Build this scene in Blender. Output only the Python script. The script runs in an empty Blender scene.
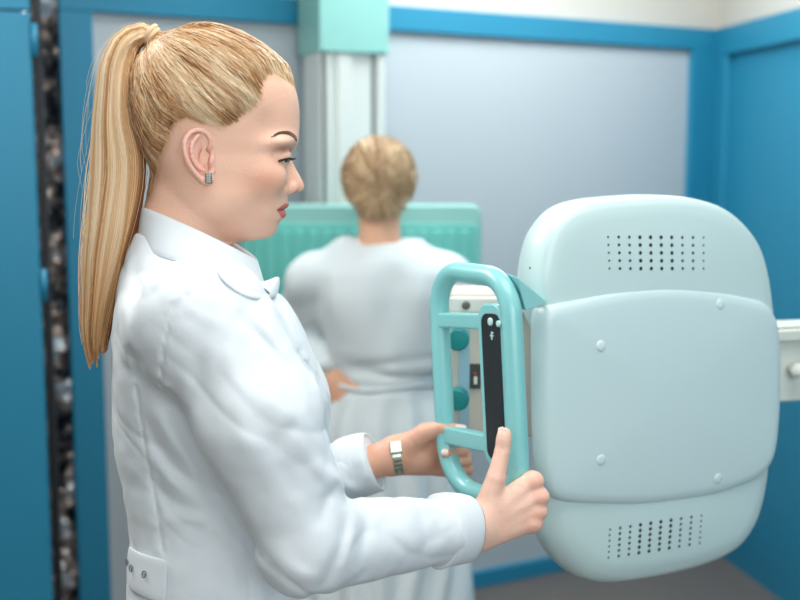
import bpy, bmesh, math, random
import numpy as np
from mathutils import Vector, Matrix

# ------------------------------------------------------------------ camera, world, light, exposure
S = bpy.context.scene
COL = S.collection
FPX = 1111.0
CAMZ = 1.55
up_c = -np.array([0.0, -8.19, -1.0]); up_c /= np.linalg.norm(up_c)
fw = np.array([0, 0, -1.0]); fw = fw - fw.dot(up_c) * up_c; fw /= np.linalg.norm(fw)
rt = np.cross(fw, up_c)
RW = np.array([rt, fw, up_c])            # camera axes to world axes
CAM = np.array([0, 0, CAMZ])
cd = bpy.data.cameras.new('camera'); cam = bpy.data.objects.new('camera', cd); COL.objects.link(cam)
cam.matrix_world = Matrix.Translation((0, 0, CAMZ)) @ Matrix(RW.tolist()).to_4x4()
cd.sensor_width = 36; cd.lens = FPX * 36 / 800; cd.clip_start = 0.02
cd.dof.use_dof = True; cd.dof.focus_distance = 1.27; cd.dof.aperture_fstop = 3.6
S.camera = cam

w = bpy.data.worlds.new('world'); S.world = w; w.use_nodes = True
w.node_tree.nodes['Background'].inputs[0].default_value = (0.8, 0.92, 1, 1)
w.node_tree.nodes['Background'].inputs[1].default_value = 0.6

def area(name, loc, size, power, col, target=None):
    l = bpy.data.lights.new(name, 'AREA'); l.shape = 'RECTANGLE'; l.size, l.size_y = size
    l.energy = power; l.color = col
    o = bpy.data.objects.new(name, l); COL.objects.link(o); o.location = loc
    if target is not None:
        o.rotation_euler = (Vector(target) - Vector(loc)).to_track_quat('-Z', 'Y').to_euler()
    return o
area('ceiling_light_front', (0.25, 0.9, 2.72), (1.3, 1.1), 15, (1, 0.985, 0.97))
area('ceiling_light_back', (0.5, 3.3, 2.72), (1.6, 0.6), 25, (0.93, 0.98, 1))
area('fill_softbox', (0.7, -1.5, 2.0), (2.2, 1.3), 27, (0.93, 0.975, 1), (0.1, 1.6, 1.4))  # unseen softbox added behind the camera to fill the foreground
area('ceiling_light_left', (-1.3, 1.9, 2.6), (1.0, 1.0), 23, (1, 0.98, 0.95), (-0.3, 1.3, 1.4))

S.view_settings.view_transform = 'Standard'; S.view_settings.look = 'None'
S.view_settings.gamma = 1; S.view_settings.use_curve_mapping = False
S.view_settings.exposure = 0.62

# ------------------------------------------------------------------ helpers
rng = np.random.default_rng(7); random.seed(7)
def ray(px, py):
    px = np.asarray(px, float); py = np.asarray(py, float)
    d = np.stack([(px - 400) / FPX, -(py - 300) / FPX, -np.ones_like(px + py)], -1)
    return d @ RW.T
def at(px, py, Y):
    d = ray(px, py); return CAM + d * (np.asarray(Y, float) / d[..., 1])[..., None]
def on_plane(px, py, p0, n):
    d = ray(px, py); p0 = np.asarray(p0, float); n = np.asarray(n, float)
    return CAM + d * (((p0 - CAM) @ n) / (d @ n))[..., None]
def proj(P):
    c = (P - CAM) @ RW
    return 400 + FPX * c[..., 0] / -c[..., 2], 300 - FPX * c[..., 1] / -c[..., 2]
def lin(c):
    c = np.asarray(c, float) / 255.0
    return tuple(np.where(c <= 0.04045, c / 12.92, ((c + 0.055) / 1.055) ** 2.4))
def spl(x, xs, ys):
    xs = np.asarray(xs, float); ys = np.asarray(ys, float)
    h = np.diff(xs); d = np.diff(ys) / h; m = np.empty_like(ys); m[0] = d[0]; m[-1] = d[-1]
    m[1:-1] = np.where(d[:-1] * d[1:] > 0, 2 * d[:-1] * d[1:] / (d[:-1] + d[1:] + 1e-12), 0)
    x = np.clip(x, xs[0], xs[-1]); i = np.clip(np.searchsorted(xs, x) - 1, 0, len(xs) - 2)
    t = (x - xs[i]) / h[i]
    return ((1 + 2*t)*(1-t)**2*ys[i] + t*(1-t)**2*h[i]*m[i] + t*t*(3-2*t)*ys[i+1] + t*t*(t-1)*h[i]*m[i+1])
def smin(a, b, k):
    h = np.clip(0.5 + 0.5 * (b - a) / k, 0, 1); return b * (1 - h) + a * h - k * h * (1 - h)
def smax(a, b, k): return -smin(-a, -b, k)
def sst(a, b, x):
    t = np.clip((x - a) / (b - a), 0, 1); return t * t * (3 - 2 * t)
def capsule(P, a, b, ra, rb):
    a = np.asarray(a, float); b = np.asarray(b, float); ab = b - a
    t = np.clip(((P - a) @ ab) / (ab @ ab), 0, 1)
    return np.linalg.norm(P - a - t[..., None] * ab, axis=-1) - (ra + (rb - ra) * t)
def ellip(P, c, r):
    q = (P - np.asarray(c)) / np.asarray(r, float); k = np.linalg.norm(q, axis=-1)
    return (k - 1) * min(r)
def seg2(u, v, a, b):
    ax, ay = a; bx, by = b; dx, dy = bx - ax, by - ay
    t = np.clip(((u - ax) * dx + (v - ay) * dy) / (dx*dx + dy*dy + 1e-12), 0, 1)
    return np.hypot(u - ax - t * dx, v - ay - t * dy), t
def poly_dist(u, v, pts):
    """signed distance to a polygon, negative inside"""
    d = np.full(np.shape(u), 1e9); ins = np.zeros(np.shape(u), bool); n = len(pts)
    for i in range(n):
        a = pts[i]; b = pts[(i + 1) % n]
        d = np.minimum(d, seg2(u, v, a, b)[0])
        c = ((a[1] > v) != (b[1] > v)) & (u < (b[0] - a[0]) * (v - a[1]) / (b[1] - a[1] + 1e-12) + a[0])
        ins ^= c
    return np.where(ins, -d, d)
def vnoise(P, scale, seed=0):
    """smooth value noise"""
    q = P * scale + seed * 17.31; i = np.floor(q).astype(np.int64); f = q - i; f = f*f*(3-2*f)
    def hsh(a, b, c):
        n = (a * 73856093) ^ (b * 19349663) ^ (c * 83492791) ^ (seed * 7919)
        n = (n ^ (n >> 13)) * 1274126177; n = n & 0x7fffffff
        return (n % 65536) / 32768.0 - 1
    r = 0
    for dx in (0, 1):
        for dy in (0, 1):
            for dz in (0, 1):
                wt = (f[..., 0] if dx else 1-f[..., 0]) * (f[..., 1] if dy else 1-f[..., 1]) * (f[..., 2] if dz else 1-f[..., 2])
                r = r + wt * hsh(i[..., 0]+dx, i[..., 1]+dy, i[..., 2]+dz)
    return r
def nets(fn, lo, hi, h):
    """surface nets over fn(P) < 0; returns verts, quads"""
    lo = np.asarray(lo, float); n = np.ceil((np.asarray(hi) - lo) / h).astype(int) + 1
    ax = [lo[k] + h * np.arange(n[k]) for k in range(3)]
    F = np.empty(n)
    for i0 in range(0, n[0], 24):
        g = np.stack(np.meshgrid(ax[0][i0:i0+24], ax[1], ax[2], indexing='ij'), -1)
        F[i0:i0+24] = fn(g)
    F[0] = F[-1] = 1; F[:, 0] = F[:, -1] = 1; F[:, :, 0] = F[:, :, -1] = 1
    I = F < 0
    cell = np.zeros(n - 1, int)
    for dx in (0, 1):
        for dy in (0, 1):
            for dz in (0, 1):
                cell += I[dx:n[0]-1+dx, dy:n[1]-1+dy, dz:n[2]-1+dz]
    C = np.argwhere((cell > 0) & (cell < 8))
    idx = -np.ones(n - 1, int); idx[tuple(C.T)] = np.arange(len(C))
    acc = np.zeros((len(C), 3)); cnt = np.zeros(len(C))
    cor = [(a, b, c) for a in (0, 1) for b in (0, 1) for c in (0, 1)]
    for a in cor:
        for k in range(3):
            if a[k]: continue
            b = list(a); b[k] = 1
            fa = F[tuple((C + a).T)]; fb = F[tuple((C + b).T)]
            m = (fa < 0) != (fb < 0); t = fa / np.where(m, fa - fb, 1)
            p = np.tile(np.array(a, float), (len(C), 1)); p[:, k] = t
            acc[m] += p[m]; cnt[m] += 1
    V = lo + h * (C + acc / cnt[:, None])
    Q = []
    for k in range(3):
        sl = [slice(None)] * 3; s2 = [slice(None)] * 3
        sl[k] = slice(0, -1); s2[k] = slice(1, None)
        E = np.argwhere(I[tuple(sl)] != I[tuple(s2)])
        a, b = [(1, 2), (2, 0), (0, 1)][k]
        E = E[(E[:, a] > 0) & (E[:, b] > 0) & (E[:, a] < n[a]-1) & (E[:, b] < n[b]-1)]
        def off(da, db):
            e = E.copy(); e[:, a] -= da; e[:, b] -= db; return idx[tuple(e.T)]
        q = np.stack([off(1, 1), off(0, 1), off(0, 0), off(1, 0)], 1)
        flip = ~I[tuple(E.T)]
        q[flip] = q[flip][:, ::-1]
        Q.append(q)
    Q = np.concatenate(Q); Q = Q[(Q >= 0).all(1)]
    return V, Q

MATS = {}
def mat(name, col, rough=0.5, metal=0.0, bump=0.0, bscale=200.0, attr=None, coat=0.0, sss=0.0, emit=None, var=0.0, vscale=3.0, spec=None):
    if name in MATS: return MATS[name]
    m = bpy.data.materials.new(name); m.use_nodes = True; nt = m.node_tree; b = nt.nodes['Principled BSDF']
    b.inputs['Base Color'].default_value = (*lin(col), 1)
    b.inputs['Roughness'].default_value = rough; b.inputs['Metallic'].default_value = metal
    if spec is not None: b.inputs['Specular IOR Level'].default_value = spec
    if coat: b.inputs['Coat Weight'].default_value = coat; b.inputs['Coat Roughness'].default_value = 0.15
    if sss:
        b.inputs['Subsurface Weight'].default_value = sss
        b.inputs['Subsurface Radius'].default_value = (1, 0.35, 0.2); b.inputs['Subsurface Scale'].default_value = 0.006
    if emit: b.inputs['Emission Color'].default_value = (*lin(emit[0]), 1); b.inputs['Emission Strength'].default_value = emit[1]
    src = None
    if attr:
        a = nt.nodes.new('ShaderNodeAttribute'); a.attribute_name = attr; src = a.outputs['Color']
        nt.links.new(src, b.inputs['Base Color'])
    tc = nt.nodes.new('ShaderNodeTexCoord')
    if var:
        nz = nt.nodes.new('ShaderNodeTexNoise'); nz.inputs['Scale'].default_value = vscale; nz.inputs['Detail'].default_value = 4
        nt.links.new(tc.outputs['Object'], nz.inputs['Vector'])
        mx = nt.nodes.new('ShaderNodeMix'); mx.data_type = 'RGBA'; mx.blend_type = 'MULTIPLY'
        mr = nt.nodes.new('ShaderNodeMapRange'); mr.inputs[3].default_value = 1 - var; mr.inputs[4].default_value = 1.0
        nt.links.new(nz.outputs[0], mr.inputs[0]); mx.inputs[0].default_value = 1
        if src: nt.links.new(src, mx.inputs[6])
        else: mx.inputs[6].default_value = (*lin(col), 1)
        nt.links.new(mr.outputs[0], mx.inputs[7]); nt.links.new(mx.outputs[2], b.inputs['Base Color'])
    if bump:
        nz = nt.nodes.new('ShaderNodeTexNoise'); nz.inputs['Scale'].default_value = bscale; nz.inputs['Detail'].default_value = 3
        nt.links.new(tc.outputs['Object'], nz.inputs['Vector'])
        bp = nt.nodes.new('ShaderNodeBump'); bp.inputs['Strength'].default_value = bump; bp.inputs['Distance'].default_value = 0.002
        nt.links.new(nz.outputs[0], bp.inputs['Height']); nt.links.new(bp.outputs[0], b.inputs['Normal'])
    MATS[name] = m; return m

def tag(o, label=None, cat=None, group=None, kind=None):
    if label: o['label'] = label
    if cat: o['category'] = cat
    if group: o['group'] = group
    if kind: o['kind'] = kind
    return o
def empty(name, loc):
    o = bpy.data.objects.new(name, None); COL.objects.link(o); o.location = loc; o.empty_display_size = 0.1
    return o
def wloc(o):
    v = Vector(o.location)
    while o.parent: o = o.parent; v += o.location
    return np.array(v)
def mesh(name, V, Fc, m, parent=None, smooth=True, color=None, origin=None):
    """one mesh object from world-space vertices"""
    V = np.asarray(V, float)
    if parent is not None: base = wloc(parent)
    else: base = np.zeros(3)
    if origin is None: origin = V.mean(0)
    org = np.asarray(origin, float)
    me = bpy.data.meshes.new(name)
    if isinstance(Fc, np.ndarray):
        n, k = Fc.shape
        me.vertices.add(len(V)); me.vertices.foreach_set('co', (V - org).ravel())
        me.loops.add(n * k); me.loops.foreach_set('vertex_index', Fc.ravel().astype(np.int32))
        me.polygons.add(n); me.polygons.foreach_set('loop_start', np.arange(0, n * k, k, dtype=np.int32))
        me.polygons.foreach_set('loop_total', np.full(n, k, dtype=np.int32))
        me.update(calc_edges=True)
    else:
        me.from_pydata([tuple(v) for v in V - org], [], [tuple(int(i) for i in f) for f in Fc]); me.update()
    me.validate()
    if smooth: me.polygons.foreach_set('use_smooth', np.ones(len(me.polygons), bool))
    if color is not None:
        a = me.color_attributes.new('tint', 'FLOAT_COLOR', 'POINT')
        c = np.ones((len(V), 4)); c[:, :3] = color; a.data.foreach_set('color', c.ravel())
    me.materials.append(m)
    o = bpy.data.objects.new(name, me); COL.objects.link(o)
    if parent is not None: o.parent = parent
    o.location = org - base
    return o
class MB:
    def __init__(s): s.V = []; s.F = []; s.n = 0
    def add(s, V, F):
        V = np.asarray(V, float); s.V.append(V); s.F += [tuple(int(i) + s.n for i in f) for f in F]; s.n += len(V); return s
    def frame(s, o, ax, lo, hi):
        """box from lo to hi in a frame"""
        o = np.asarray(o, float); A = np.asarray(ax, float)
        c = np.array([[x, y, z] for x in (lo[0], hi[0]) for y in (lo[1], hi[1]) for z in (lo[2], hi[2])]) @ A + o
        return s.add(c, [(0,1,3,2),(4,6,7,5),(0,4,5,1),(2,3,7,6),(0,2,6,4),(1,5,7,3)])
    def tube(s, pts, r, n=12, closed=False):
        pts = np.asarray(pts, float); N = len(pts)
        r = np.broadcast_to(r, (N,))
        T = np.gradient(pts, axis=0)
        if closed: T = np.roll(pts, -1, 0) - np.roll(pts, 1, 0)
        T /= np.linalg.norm(T, axis=1)[:, None] + 1e-12
        u = np.cross(T[0], [0.3, 0.2, 1.0]); u /= np.linalg.norm(u); V = []
        for i in range(N):
            u = u - u.dot(T[i]) * T[i]; u /= np.linalg.norm(u); v = np.cross(T[i], u)
            a = np.linspace(0, 2*np.pi, n, endpoint=False)
            V.append(pts[i] + r[i] * (np.cos(a)[:, None] * u + np.sin(a)[:, None] * v))
        V = np.concatenate(V); F = []
        M = N if closed else N - 1
        for i in range(M):
            j = (i + 1) % N
            for k in range(n): F.append((i*n+k, i*n+(k+1) % n, j*n+(k+1) % n, j*n+k))
        if not closed: F.append(tuple(range(n))[::-1]); F.append(tuple((N-1)*n + k for k in range(n)))
        return s.add(V, F)
    def lathe(s, c, axis, prof, n=24):
        """prof: (radius, height) pairs along axis"""
        axis = np.asarray(axis, float); axis /= np.linalg.norm(axis)
        u = np.cross(axis, [0.3, 0.9, 0.2]); u /= np.linalg.norm(u); v = np.cross(axis, u)
        a = np.linspace(0, 2*np.pi, n, endpoint=False)
        V = np.concatenate([np.asarray(c) + axis*h + max(r, 1e-5) * (np.cos(a)[:, None]*u + np.sin(a)[:, None]*v) for r, h in prof])
        F = [(i*n+k, i*n+(k+1) % n, (i+1)*n+(k+1) % n, (i+1)*n+k) for i in range(len(prof)-1) for k in range(n)]
        F.append(tuple(range(n))[::-1]); F.append(tuple((len(prof)-1)*n+k for k in range(n)))
        return s.add(V, F)
    def build(s, name, m, parent=None, smooth=False, bevel=0.0, seg=3, origin=None):
        o = mesh(name, np.concatenate(s.V), s.F, m, parent, smooth, origin=origin)
        bm = bmesh.new(); bm.from_mesh(o.data); bmesh.ops.recalc_face_normals(bm, faces=bm.faces); bm.to_mesh(o.data); bm.free()
        if bevel:
            b = o.modifiers.new('bevel', 'BEVEL'); b.width = bevel; b.segments = seg; b.limit_method = 'ANGLE'; b.harden_normals = False
        if smooth or bevel:
            o.data.polygons.foreach_set('use_smooth', np.ones(len(o.data.polygons), bool))
            if bevel and not smooth:
                o.data.shade_smooth() if hasattr(o.data, 'shade_smooth') else None
                n = o.modifiers.new('normals', 'WEIGHTED_NORMAL'); n.keep_sharp = False
        return o
def resample(pts, n, closed=True, smooth=2):
    p = np.asarray(pts, float)
    if closed: p = np.vstack([p, p[:1]])
    for _ in range(smooth):   # chaikin
        q = []
        for i in range(len(p) - 1): q += [0.75*p[i] + 0.25*p[i+1], 0.25*p[i] + 0.75*p[i+1]]
        p = np.array(q + [q[0]]) if closed else np.array([p[0]] + q + [p[-1]])
    d = np.r_[0, np.cumsum(np.linalg.norm(np.diff(p, axis=0), axis=1))]
    s = np.linspace(0, d[-1], n, endpoint=not closed)
    return np.stack([np.interp(s, d, p[:, k]) for k in range(p.shape[1])], 1)
def strands(paths, rad, n=3):
    """paths (S,K,3), rad (S,K) -> verts, quads"""
    Sx, K, _ = paths.shape
    T = np.gradient(paths, axis=1); T /= np.linalg.norm(T, axis=2, keepdims=True) + 1e-12
    ref = np.array([0.31, 0.87, 0.38]); u = np.cross(T, ref); u /= np.linalg.norm(u, axis=2, keepdims=True) + 1e-12
    v = np.cross(T, u); V = np.empty((Sx, K, n, 3))
    for k in range(n):
        a = 2*np.pi*k/n; V[:, :, k] = paths + rad[..., None] * (math.cos(a)*u + math.sin(a)*v)
    b = (np.arange(Sx)[:, None]*K + np.arange(K-1)[None])[..., None]*n + np.arange(n)
    b2 = (np.arange(Sx)[:, None]*K + np.arange(K-1)[None])[..., None]*n + (np.arange(n)+1) % n
    Q = np.stack([b, b2, b2 + n, b + n], -1).reshape(-1, 4)
    return V.reshape(-1, 3), Q
# ------------------------------------------------------------------ the room
BLUE = mat('blue_paint', (36, 134, 168), 0.42, var=0.06)
CREAM = mat('cream_plaster', (206, 201, 192), 0.85, bump=0.15, bscale=60)
PANEL = mat('grey_panel', (188, 196, 201), 0.38, var=0.05, vscale=1.5)
FLOOR = mat('grey_vinyl', (112, 105, 101), 0.55, var=0.12, vscale=8)
DARK = mat('dark_gap', (14, 16, 20), 0.7)
def st(o): o['kind'] = 'structure'; return o
Z = np.array([0, 0, 1.0])
d_b = np.array([0.885, 0.4656, 0]); n_b = np.array([0.4656, -0.885, 0])       # back wall direction and inward normal
P_b = np.array([0.50, 4.05, 0])
def sw(px):   # distance along the back wall where a pixel column near mid height meets it
    q = on_plane(px, 300, P_b, n_b); return float((q - P_b) @ d_b)
corner = P_b + d_b * sw(707)
d_r = np.array([0.18, -0.984, 0]); d_r /= np.linalg.norm(d_r); n_r = np.array([d_r[1], -d_r[0], 0])   # inward
H = 2.8
AXB = [d_b, -n_b, Z]; AXR = [d_r, -n_r, Z]
sc = sw(707); sl = sw(101); sr = sw(683)
# outer hull
MB().frame((0, 0, 0), np.eye(3), (-3.2, -2.6, -0.1), (3.4, 5.6, 0)).build('floor', FLOOR)
MB().frame((0, 0, 0), np.eye(3), (-3.2, -2.6, H), (3.4, 5.6, H + 0.1)).build('ceiling', mat('ceiling_white', (235, 238, 238), 0.9))
for n in ('floor', 'ceiling'): st(bpy.data.objects[n])
z_in = float(on_plane(683, 49, P_b, n_b)[2]); z_out = float(on_plane(707, 29, P_b, n_b)[2])
z_lo = float(on_plane(540, 584, P_b, n_b)[2])
print('wall heights', z_in, z_out, z_lo, 'wall span', sl, sc, 'corner', corner, on_plane(390,33,P_b,n_b)[2], on_plane(110,16,P_b,n_b)[2], on_plane(390,5,P_b,n_b)[2])
st(MB().frame(P_b, AXB, (sl - 1.2, 0.03, 0), (sc + 0.1, 0.13, H)).build('wall_back', CREAM))
z_lo = max(z_lo, 0.05)
st(MB().frame(P_b, AXB, (sl - 0.02, 0.012, z_lo - 0.02), (sr + 0.02, 0.03, z_in + 0.02)).build('wall_back_panel', PANEL))
def trim(n, o, ax, lo, hi, m=BLUE, bev=0.004):
    return st(MB().frame(o, ax, lo, hi).build('trim_%d' % n, m, bevel=bev))
lw = sw(94) - sw(61)
trim(1, P_b, AXB, (sl - lw - 0.0, -0.012, z_in), (sc, 0.03, z_out))
trim(2, P_b, AXB, (sr, -0.012, 0), (sc, 0.03, z_in))
trim(3, P_b, AXB, (sl - lw, -0.012, 0), (sl, 0.03, z_in))
st(MB().frame(P_b, AXB, (sl, -0.010, 0.0), (sr, 0.03, z_lo + 0.012)).build('baseboard_back', BLUE, bevel=0.003))
# right wall: cream above, blue panelled below
st(MB().frame(corner, AXR, (-0.05, 0.03, 0), (6.2, 0.13, H)).build('wall_right', CREAM))
z_r = float(on_plane(712, 32, corner, n_r)[2]); 
zr2 = float(on_plane(760, 48, corner, n_r)[2]); rs = float((on_plane(727, 120, corner, n_r) - corner) @ d_r)
print('right', z_r, zr2, rs)
st(MB().frame(corner, AXR, (0, 0.015, 0), (5.0, 0.03, z_out - 0.01)).build('wall_right_panel', BLUE))
trim(4, corner, AXR, (0, -0.012, zr2), (5.0, 0.016, z_out))
trim(5, corner, AXR, (0, -0.012, 0), (rs, 0.016, zr2))
st(MB().frame((-3.1, -2.6, 0), np.eye(3), (-0.1, 0, 0), (0, 8.2, H)).build('wall_left', CREAM))
st(MB().frame((-3.1, -2.6, 0), np.eye(3), (0, -0.1, 0), (6.5, 0, H)).build('wall_front', CREAM))

# foil strip in the gap and the blue door leaf on the left
FOIL = mat('crinkled_foil', (120, 120, 124), 0.3, 0.6)
nt = FOIL.node_tree; b = nt.nodes['Principled BSDF']
tc = nt.nodes.new('ShaderNodeTexCoord'); vo = nt.nodes.new('ShaderNodeTexVoronoi'); vo.inputs['Scale'].default_value = 26
nz = nt.nodes.new('ShaderNodeTexNoise'); nz.inputs['Scale'].default_value = 14; nz.inputs['Detail'].default_value = 3
nt.links.new(tc.outputs['Object'], vo.inputs['Vector']); nt.links.new(tc.outputs['Object'], nz.inputs['Vector'])
rp = nt.nodes.new('ShaderNodeValToRGB'); e = rp.color_ramp.elements
e[0].position = 0.38; e[0].color = (0.01, 0.012, 0.02, 1); e[1].position = 0.62; e[1].color = (0.75, 0.8, 0.85, 1)
x = e.new(0.46); x.color = (0.10, 0.09, 0.09, 1); x = e.new(0.54); x.color = (0.42, 0.3, 0.25, 1)
nt.links.new(nz.outputs[0], rp.inputs[0]); nt.links.new(rp.outputs[0], b.inputs['Base Color'])
bp = nt.nodes.new('ShaderNodeBump'); bp.inputs['Strength'].default_value = 1; bp.inputs['Distance'].default_value = 0.02
nt.links.new(vo.outputs[0], bp.inputs['Height']); nt.links.new(bp.outputs[0], b.inputs['Normal'])
# strip, standing between leaf and frame, crumpled
sa = sw(58) + 0.0; sb = sl - lw
ns, nzv = 14, 150
g = []
for j in range(nzv):
    for i in range(ns):
        q = P_b + d_b * (sb - 0.17 + 0.19 * i / (ns - 1)) + Z * (0.0 + H * 0.985 * j / (nzv - 1))
        g.append(q - n_b * 0.006 + n_b * (0.006 * vnoise(q * 1.0, 22, 3) + 0.005 * vnoise(q, 50, 5) - 0.008))
F = [(j*ns+i, j*ns+i+1, (j+1)*ns+i+1, (j+1)*ns+i) for j in range(nzv-1) for i in range(ns-1)]
fo = mesh('foil_strip', g, F, FOIL, smooth=False); sd = fo.modifiers.new('thick', 'SOLIDIFY'); sd.thickness = 0.003
tag(fo, 'crinkled shiny foil strip hanging in the dark gap beside the blue door', 'foil strip')
# blue leaf
Yl = 2.75
pa = at(24, 5, Yl); pb = at(58, 598, Yl)
root = empty('cabinet_door', (pa[0] - 0.4, Yl, 0))
tag(root, 'plain blue cabinet door at the left edge, beside the foil strip', 'door')
dl = np.array([0.97, 0.24, 0]); dl /= np.linalg.norm(dl); nl = np.array([-dl[1], dl[0], 0])
xr = np.array([at(41, 300, Yl)[0], Yl, 0]); ztop = float(at(15, 12, Yl)[2])
MB().frame(xr, [dl, nl, Z], (-0.62, 0, 0.03), (0, 0.045, ztop)).build('door_panel', BLUE, root, bevel=0.006)
MB().frame(xr, [dl, nl, Z], (-0.62, 0.012, ztop + 0.006), (0.0, 0.05, H - 0.01)).build('top_panel', BLUE, root, bevel=0.004)
MB().frame(xr, [dl, nl, Z], (0.003, 0.02, 0), (0.022, 0.06, H - 0.01)).build('side_post', mat('black_edge', (12, 14, 18), 0.5), root)
for z in (0.35, 1.25, 1.85):
    MB().tube([xr + dl*0.008 + nl*0.01 + Z*(z-0.04), xr + dl*0.008 + nl*0.01 + Z*(z+0.04)], 0.008).build('hinge', BLUE, root, smooth=True)
MB().frame(xr, [dl, nl, Z], (-0.62, 0.01, 0), (0, 0.045, 0.028)).build('plinth', DARK, root)

# ------------------------------------------------------------------ wall bucky stand
TURQ = mat('turquoise_plastic', (146, 204, 197), 0.4, var=0.03)
TURQ2 = mat('turquoise_deep', (110, 200, 190), 0.4)
ALU = mat('white_aluminium', (226, 232, 228), 0.35, 0.15)
GRO = mat('grey_groove', (120, 130, 130), 0.5)
Yc = 3.40
cx0 = at(306, 120, Yc)[0]; cx1 = at(384, 120, Yc)[0]; dcol = 0.15
yaw = math.radians(24); ac = np.array([math.cos(yaw), math.sin(yaw), 0]); bc = np.array([-math.sin(yaw), math.cos(yaw), 0]); AXC = [ac, bc, Z]
oc = np.array([at(320, 120, Yc)[0], Yc, 0]); kr = at(384, 120, Yc)[0] / Yc; wc = (kr*Yc - oc[0]) / (ac[0] - kr*ac[1])
root = empty('chest_stand', (oc[0] + wc/2, Yc, 0))
tag(root, 'turquoise and white chest x-ray stand in front of the patient', 'x-ray stand')
zb = float(at(350, 52, Yc)[2])
m = MB().frame(oc, AXC, (0.0, 0.0, 0.03), (wc, dcol, zb + 0.02)); m.build('column', ALU, root, bevel=0.004)
for x0, x1 in ((0.006, 0.016), (wc*0.80, wc*0.80 + 0.012)):
    MB().frame(oc, AXC, (x0, -0.003, 0.05), (x1, 0.01, zb)).build('groove', GRO, root)
for x0, x1 in ((0.02, 0.03), (0.055, 0.1), (wc*0.89, wc*0.99)):
    MB().frame(oc, AXC, (x0, -0.012, 0.05), (x1, 0.01, zb)).build('rail', ALU, root, bevel=0.004)
MB().frame(oc, AXC, (-0.006, -0.02, zb), (wc + 0.010, dcol + 0.03, 2.42)).build('top_carriage', TURQ, root, bevel=0.005)
MB().frame(oc, AXC, (0.02, 0.0, 2.42), (wc - 0.02, dcol, H - 0.002)).build('ceiling_mount', ALU, root, bevel=0.004)
MB().frame(oc, AXC, (-0.12, -0.12, 0), (wc + 0.12, dcol + 0.1, 0.03)).build('base_plate', ALU, root, bevel=0.005)
# detector housing
Yd = 3.27
ob = at(360, 212, Yd); hw = (at(482, 212, Yd)[0] - at(240, 212, Yd)[0]) / 2; ztp = float(at(360, 205, Yd)[2]); obx = np.array([at(361, 212, Yd)[0], Yd, 0])
AXD = np.eye(3)
def rr(x0, x1, z0, z1, r, y, n=8):
    pts = []
    for cx, cz, a0 in ((x1-r, z1-r, 0), (x0+r, z1-r, 90), (x0+r, z0+r, 180), (x1-r, z0+r, 270)):
        for k in range(n+1):
            a = math.radians(a0 + 90*k/n); pts.append((cx + r*math.cos(a), y, cz + r*math.sin(a)))
    return np.array(pts)
def slab(x0, x1, z0, z1, r, y0, y1, o):
    A = rr(x0, x1, z0, z1, r, y0) + o; B = rr(x0, x1, z0, z1, r, y1) + o; n = len(A)
    m = MB(); m.add(np.vstack([A, B]), [tuple(range(n)), tuple(range(n, 2*n))[::-1]] + [(i, (i+1) % n, (i+1) % n + n, i+n) for i in range(n)]); return m
zl = ztp - 0.62
slab(-hw, hw, zl, ztp, 0.03, 0, 0.11, obx).build('detector_housing', TURQ, root, bevel=0.008)
slab(-hw + 0.012, hw - 0.012, zl + 0.02, ztp - 0.055, 0.02, -0.006, 0.01, obx).build('front_frame', TURQ2, root, bevel=0.003)
for i in range(16):
    x = -hw + 0.05 + i * (2*hw - 0.1) / 15
    MB().frame(obx, AXD, (x - 0.012, -0.014, zl + 0.04), (x + 0.012, 0.0, ztp - 0.075)).build('rib', TURQ2, root, bevel=0.004)
# hand grip of the stand seen under the patient's sleeve
gp = [at(300, 335, 3.2), at(312, 352, 3.16), at(326, 378, 3.14), at(334, 410, 3.16), at(336, 440, 3.22), at(336, 455, 3.3)]
MB().tube(resample([at(306, 322, 3.29)] + gp, 40, closed=False), 0.026).build('hand_grip', mat('teal_rubber', (20, 130, 120), 0.5), root, smooth=True)
# ------------------------------------------------------------------ x-ray tube head on its arm
MINT = mat('mint_white_plastic', (204, 226, 227), 0.36, var=0.02)
MINT2 = mat('mint_white_cover', (202, 225, 224), 0.32, var=0.02)
TQ = mat('turquoise_lacquer', (134, 202, 202), 0.3, coat=0.3)
BLACK = mat('black_plastic', (10, 14, 18), 0.3)
rl = math.radians(2.6)
ex0 = np.array([0.888, 0.46, 0]); ex0 /= np.linalg.norm(ex0)
nf = np.array([ex0[1], -ex0[0], 0])                    # towards the camera
ex = math.cos(rl) * ex0 - math.sin(rl) * Z; ez = math.cos(rl) * Z + math.sin(rl) * ex0
A0 = at(545, 400, 1.42)
def face2(px, b=(0, 0)):
    px = np.asarray(px, float); out = []
    for x, y in px:
        k = float(np.clip((x - 530) / 240, 0, 1)); bb = b[0] * (1-k) + b[1] * k
        q = on_plane(x, y, A0 - nf * bb, nf) - A0; out.append([q @ ex, q @ ez])
    return np.array(out)
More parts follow.
